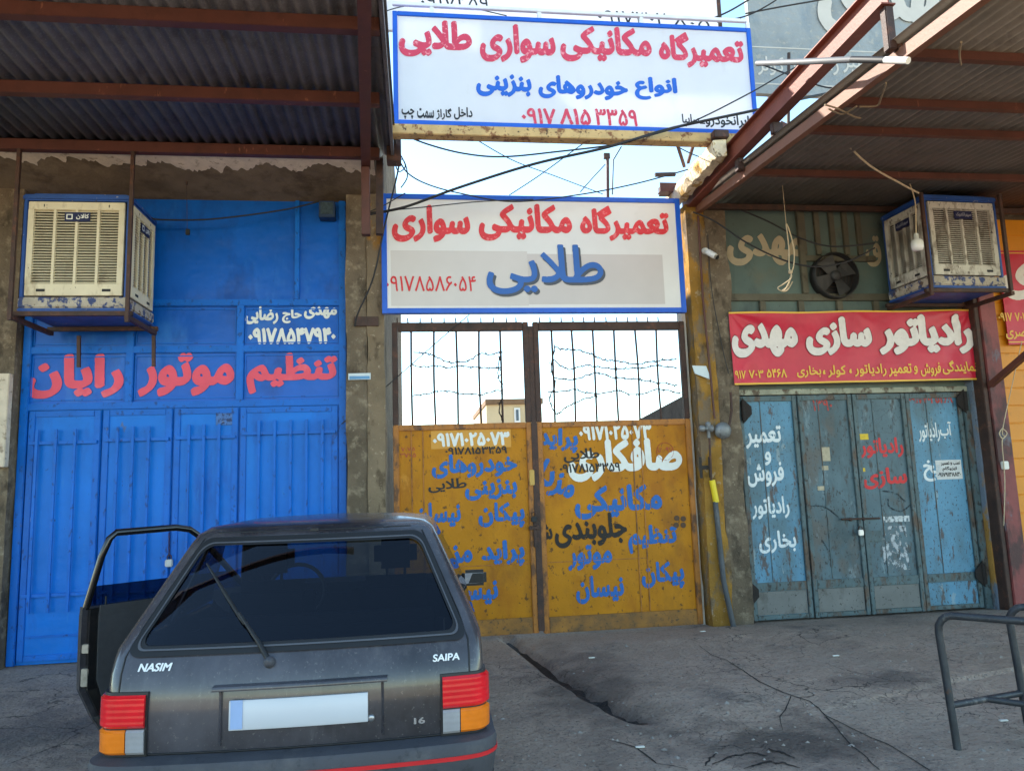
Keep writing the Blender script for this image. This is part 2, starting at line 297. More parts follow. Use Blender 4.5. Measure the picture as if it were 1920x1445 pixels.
def word_cells(text, res, nib, stencil=0, maxrun=9999):
    """polygons of a word, ink box normalised to 0..1 x 0..1 (u right, v up); nib = (width, height, slant) in ems"""
    key = (text, res, nib, stencil, maxrun)
    if key in GLYPH_CACHE: return GLYPH_CACHE[key]
    c = bpy.data.curves.new('ink', 'FONT'); c.body = shape(text); c.size = 1.0; c.fill_mode = 'NONE'; c.resolution_u = 5
    o = bpy.data.objects.new('ink', c); COL.objects.link(o)
    dg = bpy.context.evaluated_depsgraph_get(); dg.update(); ev = o.evaluated_get(dg); me = ev.to_mesh()
    vs = np.array([v.co[:2] for v in me.vertices], float); es = np.array([e.vertices[:] for e in me.edges], int)
    ev.to_mesh_clear(); bpy.data.objects.remove(o); bpy.data.curves.remove(c)
    nxt = {}; adj = {}
    # walk the loops in vertex order so that each keeps its winding
    for a, b in es: adj.setdefault(a, []).append(b); adj.setdefault(b, []).append(a)
    seen = set(); E = []
    for a in sorted(adj):
        if a in seen: continue
        cur, prv = a, None; loop = [a]; seen.add(a)
        nb = a+1 if (a+1) in adj[a] else adj[a][0]
        while nb is not None and nb not in seen:
            loop.append(nb); seen.add(nb); prv, cur = cur, nb
            k = [x for x in adj[cur] if x != prv and x not in seen]; nb = k[0] if k else None
        E += [(loop[i], loop[(i+1) % len(loop)]) for i in range(len(loop))]
    ss = 3; pad = max(nib[0], nib[1])+0.06
    lo = vs.min(0)-pad; hi = vs.max(0)+pad
    step = 1.0/res; W = int((hi[0]-lo[0])/step)+1; Hh = int((hi[1]-lo[1])/step)+1
    rows = Hh*ss; cols = W*ss; h = step/ss
    wind = np.zeros((rows, cols+1), np.int32)
    for a, b in E:
        x0, y0 = (vs[a]-lo)/h; x1, y1 = (vs[b]-lo)/h
        if y0 == y1: continue
        d = 1
        if y0 > y1: x0, y0, x1, y1 = x1, y1, x0, y0; d = -1
        r = np.arange(max(0, math.ceil(y0-.5)), min(rows, math.ceil(y1-.5)))
        if not len(r): continue
        x = x0+(r+.5-y0)*(x1-x0)/(y1-y0); np.add.at(wind, (r, np.clip(np.ceil(x-.5).astype(int), 0, cols)), d)
    ins = (np.cumsum(wind, 1)[:, :cols] != 0)
    # nib dilation on the fine grid
    rx = nib[0]/h/2*1.18; ry = nib[1]/h/2*1.18; sl = nib[2] if len(nib) > 2 else 0
    def shift_or(A, offs):
        R = A.copy()
        for dx, dy in offs:
            B = np.zeros_like(A); ys = slice(max(dy, 0), A.shape[0]+min(dy, 0)); yt = slice(max(-dy, 0), A.shape[0]+min(-dy, 0))
            xs = slice(max(dx, 0), A.shape[1]+min(dx, 0)); xt = slice(max(-dx, 0), A.shape[1]+min(-dx, 0))
            B[ys, xs] = A[yt, xt]; R |= B
        return R
    if rx >= .5 or ry >= .5:
        offs = set()
        for k in range(24):
            t = 2*math.pi*k/24; ca, sa = math.cos(t), math.sin(t); p = 1.15
            n_ = (abs(ca)**p+abs(sa)**p)**(1/p); ux, uy = ca/n_*rx, sa/n_*ry
            for q in (1.0, .6, .3): offs.add((int(round(q*(ux+sl*uy))), int(round(q*uy))))
        offs.discard((0, 0)); ins = shift_or(ins, sorted(offs))
    if stencil:
        rs = random.Random(len(text)*7+ord(text[0])); x = .3
        while x < (hi[0]-lo[0])-.2:
            k0 = int(x/h); k1 = int((x+.028)/h); ins[:, k0:k1] = False; x += .32+rs.random()*.3
    fld = ins[:rows, :cols].reshape(Hh, ss, W, ss).mean((1, 3))
    fld[0] = fld[-1] = 0; fld[:, 0] = fld[:, -1] = 0
    # marching squares, filled; full cells merged in runs
    polys = []; full = fld >= .5
    c4 = full[:-1, :-1].astype(int)+full[:-1, 1:]+full[1:, :-1]+full[1:, 1:]
    for j in range(c4.shape[0]):
        row = c4[j]; i = 0; idx = np.nonzero(row)[0]
        k = 0
        while k < len(idx):
            i = idx[k]
            if row[i] == 4:
                e = k
                while e+1 < len(idx) and e-k < maxrun and idx[e+1] == idx[e]+1 and row[idx[e+1]] == 4: e += 1
                polys.append([(i, j), (idx[e]+1, j), (idx[e]+1, j+1), (i, j+1)]); k = e+1; continue
            cor = [(i, j), (i+1, j), (i+1, j+1), (i, j+1)]; val = [fld[y, x] for x, y in cor]; pg = []
            for q in range(4):
                a, b = val[q], val[(q+1) % 4]; (xa, ya), (xb, yb) = cor[q], cor[(q+1) % 4]
                if a >= .5: pg.append((xa, ya))
                if (a >= .5) != (b >= .5):
                    t = (.5-a)/(b-a); pg.append((xa+(xb-xa)*t, ya+(yb-ya)*t))
            if len(pg) >= 3: polys.append(pg)
            k += 1
    A = np.array([p for g in polys for p in g]); mn = A.min(0); mx = A.max(0); sp = mx-mn
    polys = [[((x-mn[0])/sp[0], (y-mn[1])/sp[1]) for x, y in g] for g in polys]
    GLYPH_CACHE[key] = polys; return polys
TITR = (0.085, 0.075, 0.35); THIN = (0.02, 0.02, 0); MED = (0.05, 0.045, .2); NONE_ = (0, 0, 0); BRUSH = (0.06, 0.05, -.3)
def write(words, m, parent, Y=None, nib=TITR, res=60, name='lettering', stencil=0, fn=None, lift=0.003, label=None, local=False, maxrun=9999):
    """words: (text, xL, xR, yT, yB[, tilt_deg]) in photo pixels on the plane y = Y, or with fn(px, py) -> point"""
    fn = fn or (lambda x, y: P(x, y, Y-lift)); outs = []
    for wd in words:
        mb = MB(); idx = {}
        text, xl, xr, yt, yb = wd[:5]; tilt = rad(wd[5]) if len(wd) > 5 else 0.0
        xc, yc = (xl+xr)/2, (yt+yb)/2
        o = fn(xc, yc); dx = (fn(xc+4, yc)-fn(xc-4, yc)); wdt = (fn(xr, yc)-fn(xl, yc)).length
        up = (fn(xc, yc-4)-fn(xc, yc+4)); hgt = (fn(xc, yt)-fn(xc, yb)).length
        if Y is not None: r = Vector((1, 0, 0)); u = Vector((0, 0, 1))
        else: r = dx.normalized(); u = (up-r*up.dot(r)).normalized()
        if tilt: r, u = r*math.cos(tilt)+u*math.sin(tilt), u*math.cos(tilt)-r*math.sin(tilt)
        for g in word_cells(text, res, nib, stencil, maxrun):
            ids = []
            for a, b in g:
                p = o+r*((a-.5)*wdt)+u*((b-.5)*hgt); k = (round(p.x, 5), round(p.y, 5), round(p.z, 5))
                if k not in idx: idx[k] = len(mb.v); mb.v.append(tuple(p))
                if idx[k] not in ids: ids.append(idx[k])
            if len(ids) >= 3: mb.f.append(tuple(ids)); mb.sm.append(False)
        outs.append(mb.build(name, m, parent, label=label, local=local))
    return outs

# ================================================================== GROUND
GUT = [G(*p) for p in ((950,1194),(985,1218),(1040,1262),(1100,1300),(1160,1333),(1212,1352),(1290,1395),(1420,1450))]
def seg_dist(x, y, pl):
    best = (1e9, 0, 0)
    for i in range(len(pl)-1):
        a, b = pl[i], pl[i+1]; dx, dy = b.x-a.x, b.y-a.y; L2 = dx*dx+dy*dy
        t = np.clip(((x-a.x)*dx+(y-a.y)*dy)/L2, 0, 1); qx = x-(a.x+dx*t); qy = y-(a.y+dy*t)
        d = np.hypot(qx, qy); s = np.sign(dx*qy-dy*qx)
        if i == 0: best = [d, s, np.full_like(x, 0.)+t]
        else:
            m = d < best[0]; best = [np.where(m, d, best[0]), np.where(m, s, best[1]), np.where(m, i+t, best[2])]
    return best
def axis_pts(a, b, step, far):
    mid = np.arange(a, b, step); o = []; x = a; s = step
    while x > -far: s *= 1.35; x -= s; o.append(x)
    lo = np.array(o[::-1]); o = []; x = mid[-1]; s = step
    while x < far: s *= 1.35; x += s; o.append(x)
    return np.concatenate([lo, mid, np.array(o)])
gx = axis_pts(-4.2, 7.2, .026, 400); gy = axis_pts(1.6, 7.9, .022, 400)
GXX, GYY = np.meshgrid(gx, gy)
_rng = np.random.RandomState(3)
def vnoise(x, y, sc, seed):
    r = np.random.RandomState(seed).rand(64, 64); u = x*sc; v = y*sc; i = np.floor(u).astype(int); j = np.floor(v).astype(int); fu = u-i; fv = v-j
    fu = fu*fu*(3-2*fu); fv = fv*fv*(3-2*fv); g = lambda a, b: r[a % 64, b % 64]
    return (g(i, j)*(1-fu)+g(i+1, j)*fu)*(1-fv)+(g(i, j+1)*(1-fu)+g(i+1, j+1)*fu)*fv-.5
def ground_h(x, y):
    d, s, t = seg_dist(x, y, GUT)
    wob = vnoise(x, y, 9, 5)*.09
    right = np.where(s > 0, 1.0, 0.0)
    fade = np.clip((7.4-t)/2.2, 0, 1)*np.clip((y+1)/3, 0, 1)
    apron = .05*right*np.clip((d-.09+wob*.3)/.25, 0, 1)*fade*np.clip((7.72-y)/.8, 0, 1)
    wdt = .075+wob*.5
    deep = -.06*np.clip(1.5*(1-d/wdt), 0, 1)*np.clip((5.1-t)/.8, 0, 1)*np.clip((y-1.0)/1, 0, 1)
    rough = vnoise(x, y, 1.1, 1)*.02+vnoise(x, y, 3.7, 2)*.010+vnoise(x, y, 11, 3)*.005
    near = np.clip((8.2-np.abs(y))/1.0, 0, 1)*np.clip((9-np.abs(x))/2, 0, 1)
    deep = -.07*(.5+.5*np.cos(np.pi*np.clip(d/(.11+wob*.35), 0, 1)))*np.clip((5.2-t)/.9, 0, 1)*np.clip((y-1.0)/1, 0, 1)
    return (apron+deep+rough*near)*np.where(np.hypot(x, y) < 60, 1, 0)
GZ = ground_h(GXX, GYY)
nx, ny = len(gx), len(gy)
gv = np.stack([GXX, GYY, GZ], -1).reshape(-1, 3)
ii, jj = np.meshgrid(np.arange(nx-1), np.arange(ny-1)); k0 = (jj*nx+ii).ravel()
me = bpy.data.meshes.new('ground'); me.from_pydata(gv.tolist(), [], np.stack([k0, k0+1, k0+nx+1, k0+nx], -1).tolist())
me.polygons.foreach_set('use_smooth', [True]*len(me.polygons)); me.update()
ground = bpy.data.objects.new('ground', me); COL.objects.link(ground); props(ground, kind='structure')
def gz(x, y): return float(ground_h(np.array([x]), np.array([y]))[0])
M_ground = mat('cracked_dusty_asphalt', srgb(170, 150, 134), 0.92, var=0.16, vscale=.9, layers=[(srgb(170, 156, 142), .7, .5, .25, 1, .8), (srgb(92, 87, 86), 1.5, .54, .18, 1, .75), (srgb(160, 152, 145), 5, .62, .12, 1, .5), (srgb(70, 66, 64), 45, .55, .1, 1, .7), (srgb(172, 164, 156), 90, .62, .08, 1, .55)], bump=1.0, bscale=60, bump2=(.9, 18, .02), spec=.2)
def add_cracks(m):
    t = m.node_tree; N = t.nodes; L = t.links; b = N['Principled BSDF']; src = b.inputs['Base Color'].links[0].from_socket
    tc = N.new('ShaderNodeTexCoord'); nz = N.new('ShaderNodeTexNoise'); nz.inputs['Scale'].default_value = 2.5; nz.inputs['Detail'].default_value = 6
    L.new(tc.outputs['Object'], nz.inputs['Vector'])
    ad = N.new('ShaderNodeVectorMath'); ad.operation = 'MULTIPLY_ADD'; ad.inputs[1].default_value = (.55, .55, .55)
    L.new(nz.outputs['Color'], ad.inputs[0]); L.new(tc.outputs['Object'], ad.inputs[2])
    for sc_, thr, ms in ((1.15, .010, 1.1), (5.0, .016, 2.3)):
        v = N.new('ShaderNodeTexVoronoi'); v.feature = 'DISTANCE_TO_EDGE'; v.inputs['Scale'].default_value = sc_; L.new(ad.outputs[0], v.inputs['Vector'])
        r = N.new('ShaderNodeMapRange'); r.inputs['From Min'].default_value = thr*.3; r.inputs['From Max'].default_value = thr; r.inputs['To Min'].default_value = .8; r.inputs['To Max'].default_value = 0
        L.new(v.outputs['Distance'], r.inputs['Value'])
        n2 = N.new('ShaderNodeTexNoise'); n2.inputs['Scale'].default_value = ms*.4; L.new(tc.outputs['Object'], n2.inputs['Vector'])
        r2 = N.new('ShaderNodeMapRange'); r2.inputs['From Min'].default_value = .5; r2.inputs['From Max'].default_value = .6; L.new(n2.outputs['Fac'], r2.inputs['Value'])
        mu = N.new('ShaderNodeMath'); mu.operation = 'MULTIPLY'; L.new(r.outputs[0], mu.inputs[0]); L.new(r2.outputs[0], mu.inputs[1])
        x = N.new('ShaderNodeMix'); x.data_type = 'RGBA'; L.new(mu.outputs[0], x.inputs['Factor']); L.new(src, x.inputs['A']); x.inputs['B'].default_value = (*srgb(52, 48, 46), 1); src = x.outputs['Result']
    L.new(src, b.inputs['Base Color'])
def add_stain(m):
    t = m.node_tree; N = t.nodes; L = t.links; b = N['Principled BSDF']; src = b.inputs['Base Color'].links[0].from_socket
    tc = N.new('ShaderNodeTexCoord')
    for (cx, cy, rx, ry, col, st) in ((GUT[3].x, GUT[3].y, .55, 1.6, srgb(86, 78, 74), .65), (2.1, 4.3, .7, .45, srgb(70, 64, 62), .75), (5.0, 5.6, 1.6, .5, srgb(150, 134, 120), .6), (-2.6, 5.6, 1.3, .6, srgb(96, 90, 88), .6), (3.4, 5.2, .5, .3, srgb(84, 78, 76), .6)):
        mp = N.new('ShaderNodeMapping'); mp.inputs['Location'].default_value = (-cx/rx, -cy/ry, 0); mp.inputs['Scale'].default_value = (1/rx, 1/ry, 0); L.new(tc.outputs['Object'], mp.inputs['Vector'])
        ln = N.new('ShaderNodeVectorMath'); ln.operation = 'LENGTH'; L.new(mp.outputs[0], ln.inputs[0])
        nz = N.new('ShaderNodeTexNoise'); nz.inputs['Scale'].default_value = 3.5; nz.inputs['Detail'].default_value = 8; L.new(tc.outputs['Object'], nz.inputs['Vector'])
        ma = N.new('ShaderNodeMath'); ma.operation = 'MULTIPLY_ADD'; ma.inputs[1].default_value = 1.8; L.new(nz.outputs['Fac'], ma.inputs[0]); L.new(ln.outputs['Value'], ma.inputs[2])
        r = N.new('ShaderNodeMapRange'); r.inputs['From Min'].default_value = 1.2; r.inputs['From Max'].default_value = 1.9; r.inputs['To Min'].default_value = st; r.inputs['To Max'].default_value = 0; L.new(ma.outputs[0], r.inputs['Value'])
        x = N.new('ShaderNodeMix'); x.data_type = 'RGBA'; L.new(r.outputs[0], x.inputs['Factor']); L.new(src, x.inputs['A']); x.inputs['B'].default_value = (*col, 1); src = x.outputs['Result']
    L.new(src, b.inputs['Base Color'])
add_stain(M_ground); add_cracks(M_ground); ground.data.materials.append(M_ground)
# dirt lying in the drain and the long crack in the apron
def ground_strip(name, pts, widths, m, label, cat, kind=None, lift=.004, seed=1, jag=.4, sub=10):
    rs = random.Random(seed); pts = [Vector((p.x, p.y, 0)) for p in pts]; L = []
    for i in range(len(pts)-1):
        for k in range(sub):
            t = k/sub; L.append((pts[i].lerp(pts[i+1], t), widths[i]*(1-t)+widths[i+1]*t))
    L.append((pts[-1], widths[-1])); mb = MB(); vs = []
    for i, (p, wd) in enumerate(L):
        d = (L[min(i+1, len(L)-1)][0]-L[max(i-1, 0)][0]).normalized(); n = Vector((-d.y, d.x, 0)); c = p+n*float(vnoise(np.array([i*1.0+seed*7]), np.array([seed*1.7]), .45, seed)[0])*wd*jag*2.4
        for sgn in (-1, 1):
            q = c+n*sgn*wd/2*(1+2*jag*float(vnoise(np.array([i*1.0]), np.array([seed+sgn*3.0]), .8, seed+2)[0])+(rs.random()-.5)*jag*.35); vs.append((q.x, q.y, gz(q.x, q.y)+lift))
    mb.add(vs, [(2*i, 2*i+1, 2*i+3, 2*i+2) for i in range(len(L)-1)])
    o = mb.build(name, m); props(o, label, cat, kind=kind); return o
M_mud = mat('wet_black_dirt', srgb(34, 31, 30), .75, var=.4, vscale=20, layers=[(srgb(66, 60, 56), 14, .58, .08, 1, .7)], bump=.9, bscale=60)
ground_strip('drain_dirt', GUT[:6], [.035, .05, .055, .075, .085, .02], M_mud, None, None, kind='stuff', lift=.007, seed=5, jag=.28)
for sd_, pp_, ww_ in ((9, ((1335,1432),(1372,1416),(1410,1412),(1440,1420)), (.006,.016,.02,.006)), (12, ((1395,1440),(1430,1430),(1468,1432),(1500,1441)), (.006,.018,.016,.006)), (14, ((1440,1405),(1462,1412),(1490,1424)), (.006,.02,.006)), (15, ((1345,1408),(1330,1420),(1322,1436)), (.006,.016,.006))):
    ground_strip('ground_crack', [G(*p) for p in pp_], list(ww_), M_mud, None, None, kind='stuff', seed=sd_, jag=.7)
M_crackdirt = mat('dark_crack_dirt', srgb(44, 41, 40), .95, var=.3, vscale=30, bump=.6)
ground_strip('ground_crack', [G(*p) for p in ((1312,1222),(1335,1240),(1362,1250),(1390,1268),(1425,1292),(1470,1312),(1520,1326),(1548,1348),(1600,1370),(1660,1394),(1745,1444))], [.004,.006,.007,.009,.010,.011,.011,.010,.009,.009,.008], M_crackdirt, None, None, kind='stuff', seed=3, jag=.5, sub=7)
ground_strip('ground_crack', [G(*p) for p in ((1484,1318),(1475,1338),(1462,1352),(1468,1372))], [.008,.007,.006,.003], M_crackdirt, None, None, kind='stuff', seed=4, jag=.5, sub=6)
ground_strip('ground_crack', [G(*p) for p in ((1548,1350),(1590,1392),(1612,1412),(1650,1444))], [.012,.010,.008,.006], M_crackdirt, None, None, kind='stuff', seed=6, jag=.6, sub=6)
ground_strip('ground_crack', [G(*p) for p in ((1140,1388),(1195,1400),(1230,1432),(1290,1444))], [.008,.010,.010,.006], M_crackdirt, None, None, kind='stuff', seed=7, jag=.6, sub=6)
# unseen pale earth sheet added behind the camera to bounce warm light
M_bounce = mat('pale_bounce_earth', srgb(204, 172, 134), .95, var=.15, vscale=.3, layers=[(srgb(170, 140, 106), .8, .5, .2, 1, .6)], bump=.5, bscale=8)
mb = MB(); mb.add([(-90, -70, .03), (90, -70, .03), (90, -1.5, .03), (-90, -1.5, .03)], [(0, 1, 2, 3)]); lot = mb.build('bounce_earth', M_bounce); props(lot, kind='structure')
# pebbles and scraps
mb = MB(); rs = random.Random(11)
for k in range(260):
    p = G(rs.uniform(920, 1900), rs.uniform(1195, 1440)); s_ = rs.uniform(.004, .014)*(1 if k % 9 else 1.8)
    z = gz(p.x, p.y); q = []
    for a in range(5): t = a*1.2566+rs.random()*.6; q.append((p.x+math.cos(t)*s_*rs.uniform(.7, 1.3), p.y+math.sin(t)*s_*rs.uniform(.7, 1.3), z-.001))
    mb.add(q+[(p.x, p.y, z+s_*rs.uniform(.4, .8))], [(i, (i+1) % 5, 5) for i in range(5)])
props(mb.build('gravel', mat('pebble_grey', srgb(150, 142, 134), .9, var=.35, vscale=8)), kind='stuff')
for px, py in ((808,1262),(1318,1192),(1568,1243),(1882,1356),(1110,1244),(1200,1400)):
    p = G(px, py); z = gz(p.x, p.y)+.004
    mb = MB().bbox((p.x-.028, p.y-.012, z), (p.x+.028, p.y+.010, z+.008), .003)
    if px < 900: continue
    props(mb.build('paper_scrap', M_white), 'small pale paper scrap lying flat on the grey ground', 'litter', 'paper scraps scattered on the ground')

# ================================================================== LEFT SHOP
def X(px, py, Y=D): return P(px, py, Y).x
def Z(px, py, Y=D): return P(px, py, Y).z
DL, DR = X(24, 1000), X(650, 800)            # blue door
DT = Z(420, 372)
lb = thing('shop_building', 'concrete shop with tall blue doors under the dark awning', 'building', (DL, D, 0))
PFL = D-.12                                  # pillar fronts
AXL = X(722, 700, PFL)                       # alley corner
mb = MB(); mb.box((-14, D+.14, 0), (AXL, 16, 7.0)); mb.box((-14, D-.05, DT+.47), (AXL, D+.14, 7.0))
mb.build('wall', M_conc, lb)
# plaster lintel, its lower face sloping back to the door
YL = 6.98; AXS = X(703, 300, YL)
zb = Z(340, 292, YL)
mb = MB(); q0 = [(-14, PFL-.02, zb), (AXL, PFL-.02, zb), (AXL, D+.02, DT), (-14, D+.02, DT)]
mb.add([(-14, YL, zb+.25), (AXS, YL, zb+.25), (AXS, YL, zb), (-14, YL, zb), (AXS, D+.04, DT-.01), (-14, D+.04, DT-.01), (AXS, D+.14, DT+.45), (-14, D+.14, DT+.45)],
       [(0,3,2,1), (3,5,4,2), (5,7,6,4), (1,2,4,6), (0,7,5,3), (0,1,6,7)])
mb.build('lintel', M_plaster, lb)
rs = random.Random(4); mb = MB(); top = []; bot = []
n = 260
for i in range(n+1):
    x = -6+(AXS+5.99)*i/n; top.append((x, YL-.006, zb+.05)); k = .11+.22*float(vnoise(np.array([i*1.0]), np.array([3.3]), .09, 4)[0])+.12*float(vnoise(np.array([i*1.0]), np.array([7.3]), .31, 5)[0])+rs.random()*.035
    k = max(.03, k)*1.25; sl_ = (DT-.01-zb)/(D+.04-YL); bot.append((x, YL+k, zb+sl_*k-.005))
mid = [(x, YL-.006, zb-.005) for x, y, z in top]
mb.add(top+mid+bot, [(i, n+1+i, n+2+i, i+1) for i in range(n)]+[(n+1+i, 2*n+2+i, 2*n+3+i, n+2+i) for i in range(n)])
mb.build('plaster_band', M_whiteplaster, lb)
def rough_pillar(x0, x1, y0, y1, z1, m, name, parent, seed=1, amp=.012):
    """square pillar with worn uneven faces"""
    bm = bmesh.new(); nzv = 46; nxv = max(3, int((x1-x0)/.06)); vs = []
    rsx = seed*3.1
    mb = MB()
    prof = [(x0, y1)]+[(x0, y0+(y1-y0)*.5)]+[(x0+(x1-x0)*i/nxv, y0) for i in range(nxv+1)]+[(x1, y0+(y1-y0)*.5), (x1, y1)]
    m_ = len(prof); cx = (x0+x1)/2; cy = (y0+y1)/2; V = []
    for k in range(nzv+1):
        z = z1*k/nzv
        for (a, b) in prof:
            e = float(vnoise(np.array([a*3+b*2+rsx]), np.array([z*1.0+rsx]), 2.6, seed)[0])*2*amp+float(vnoise(np.array([a*3+b*2+rsx]), np.array([z+rsx]), 8, seed+1)[0])*amp
            nx_ = 1 if a >= x1-1e-6 else -1 if a <= x0+1e-6 else 0; ny_ = -1 if b <= y0+1e-6 else 0
            V.append((a+nx_*e*.8, b+ny_*e, z))
    Fs = []
    for k in range(nzv):
        for i in range(m_-1): Fs.append((k*m_+i, k*m_+i+1, (k+1)*m_+i+1, (k+1)*m_+i))
    Fs.append(tuple(range((nzv)*m_, (nzv+1)*m_)))
    mb.add(V, Fs, True); bm.free(); return mb.build(name, m, parent, smooth=35)
rough_pillar(DR+.01, X(690, 800, PFL), PFL, D+.13, DT+.10, M_conc, 'pillar', lb, 3)
rough_pillar(X(690, 800, PFL), AXL, PFL-.015, D+.13, DT+.10, mat('stained_pillar_plaster', srgb(120, 104, 84), .95, var=.3, vscale=2.4, layers=[(srgb(158, 112, 44), 1.4, .56, .05, .5, .9), (srgb(84, 70, 54), 6, .58, .08, .5, .8), (srgb(176, 160, 136), 18, .64, .05, 1, .6)], bump=1.0, bscale=50, bump2=(.7, 9, .02)), 'pillar', lb, 7)
rough_pillar(X(-30, 800, PFL), DL-.01, PFL, D+.13, DT+.10, M_conc, 'pillar', lb, 9)
mb = MB(); mb.box((-14, D-.06, 0), (X(-30, 800, PFL)-.005, D+.13, DT+.08)); mb.build('side_wall', M_conc, lb)
mb = MB(); mb.bbox((X(-40, 800, PFL-.1), PFL-.11, Z(10, 875, PFL-.1)), (X(14, 780, PFL-.1), PFL-.03, Z(10, 700, PFL-.1))); mb.build('patch_panel', M_whiteplaster, lb)
# the blue door
gd = MB().box((DL, D+.03, 0.01), (DR, D+.10, Z(420, 750))).build('garage_door', M_blue, lb)
fx = MB().box((DL, D+.034, Z(420, 750)), (DR, D+.10, DT-.005)).build('top_panel', M_bluedark, gd)
fr = MB()
yF = D-.005
def vbar(x, z0, z1, wd=.05, y0=None): fr.bbox((x-wd/2, (yF if y0 is None else y0), z0), (x+wd/2, D+.035, z1), .006)
def hbar(z, x0, x1, wd=.05, y0=None): fr.bbox((x0, (yF if y0 is None else y0)+.002, z-wd/2), (x1, D+.035, z+wd/2), .006)
zH = Z(400, 757); z3 = Z(400, 654); z4 = Z(400, 567)
for z in (zH, z3, z4): hbar(z, DL, DR, .07)
for x in (DL+.04, DR-.04): vbar(x, .01, DT-.01, .075, yF-.006)
c1, c2 = X(244, 650), X(450, 650)
for x in (c1, c2): vbar(x, zH+.035, z4-.035, .075)
vbar(X(557, 460), z4+.035, DT-.01, .05)
fr.build('door_frame', M_bluetrim, gd)
# thin seams (weld strips) framing each panel
sm = MB()
def frame_rect(x0, x1, z0, z1, y=D+.03, wd=.012, t=.006):
    for a, b in (((x0, y-t, z0), (x0+wd, y+.002, z1)), ((x1-wd, y-t, z0), (x1, y+.002, z1)), ((x0+wd, y-t, z0), (x1-wd, y+.002, z0+wd)), ((x0+wd, y-t, z1-wd), (x1-wd, y+.002, z1))): sm.box(a, b)
for a, b in ((DL+.08, c1-.045), (c1+.045, c2-.045), (c2+.045, DR-.085)):
    frame_rect(a, b, zH+.06, z3-.06); frame_rect(a, b, z3+.06, z4-.06)
sm.build('panel_edge', M_bluetrim, gd)
leaf_x = [DL+.08, X(187, 900), X(322, 900), X(447, 900), DR-.08]
bars = [(138-100, 3, (66, 102, 138)), (0, 3, (218, 247, 277)), (0, 3, (353, 381, 410)), (0, 5, (485, 515, 545, 575, 605))]
ztb = [Z(105, 830), Z(255, 824), Z(385, 820), Z(545, 811)]
zbb = Z(105, 1114); zkick = Z(105, 1192)
for i in range(4):
    a, b = leaf_x[i], leaf_x[i+1]; mb = MB()
    mb.bbox((a+.008, D+.006, .04), (b-.008, D+.029, zH-.04), .004)
    lf = mb.build('door_leaf', M_blue, gd)
    st = MB(); e = .004
    for u0, u1 in ((a+.012, a+.07), (b-.07, b-.012)): st.bbox((u0, D-.008, .045), (u1, D+.005, zH-.045), .004)
    st.bbox((a+.072, D-.008, zH-.10), (b-.072, D+.005, zH-.045), .004); st.bbox((a+.072, D-.008, .045), (b-.072, D+.005, .10), .004)
    st.bbox((a+.072, D-.004, zkick-.012), (b-.072, D+.005, zkick+.012), .004)
    st.build('leaf_frame', M_bluetrim, gd)
    for z in (ztb[i], zbb): MB().bbox((a+.03, D-.034, z-.016), (b-.03, D-.010, z+.016), .003).build('cross_bar', M_bluetrim, gd)
    for px in bars[i][2]:
        x = X(px, 960); vb = MB(); vb.bbox((x-.015, D-.052, zbb-.16), (x+.015, D-.036, ztb[i]+.13), .003)
        vb.build('grille_bar', M_bluetrim, gd)
# small remains on the door
mb = MB().bbox((X(405,780), D-.004, Z(405, 797)), (X(437,780), D+.005, Z(405, 765)), .003); mb.build('sticker_remains', mat('torn_blue_sticker', srgb(70, 110, 170), .7, var=.3, vscale=30, layers=[(srgb(26, 40, 80), 30, .5, .06, 1, .9), (srgb(150, 160, 170), 16, .66, .03, 1, .7)]), gd)
MB().bbox((X(46,972), D+.001, Z(50, 978)), (X(60,972), D+.005, Z(50, 970)), .001).build('paint_scrape', M_white, gd)
write([('مهدی', 570, 632, 574, 598), ('حاج', 529, 566, 578, 606), ('رضایی', 460, 522, 574, 608)], M_letwhite, gd, Y=D+.028, nib=(.085, .08, .35), res=64)
write([('۰۹۱۷۸۵۴۷۹۴۰', 466, 630, 614, 645)], M_letwhite, gd, Y=D+.028, nib=(.09, .08, .2), res=54)
write([('تنظیم', 463, 633, 661, 737), ('موتور', 260, 440, 661, 742), ('رایان', 47, 233, 663, 746)], M_letpink, gd, Y=D+.028, nib=(.092, .092, .35), res=80)

# padlock on the blue doors, with its chain and the white box
pl = thing('padlock', 'pale steel lock box hanging where the blue leaves meet', 'padlock', P(316, 1055, D-.02))
c = P(317, 1055, D-.04); MB().bbox((c.x-.035, c.y-.02, c.z-.035), (c.x+.035, c.y+.02, c.z+.035), .008).build('lock_body', mat('dull_zinc', srgb(170, 172, 176), .5, metal=.6, var=.2, vscale=12), pl)
MB().tube([c+Vector((-.018, 0, .034)), c+Vector((-.016, 0, .07)), c+Vector((.016, 0, .07)), c+Vector((.018, 0, .034))], .005, 8, True).build('shackle', M_darksteel, pl)
mb = MB()
for k in range(9):
    a = P(317, 1042-k*5.2, D-.03); mb.tube([a+Vector((.006*math.cos(t), 0 if k % 2 else .006*math.cos(t), .013*math.sin(t))) if k % 2 else a+Vector((0, .006*math.cos(t), .013*math.sin(t))) for t in (6.283*j/8 for j in range(9))], .0028, 5)
mb.build('chain', M_darksteel, pl)

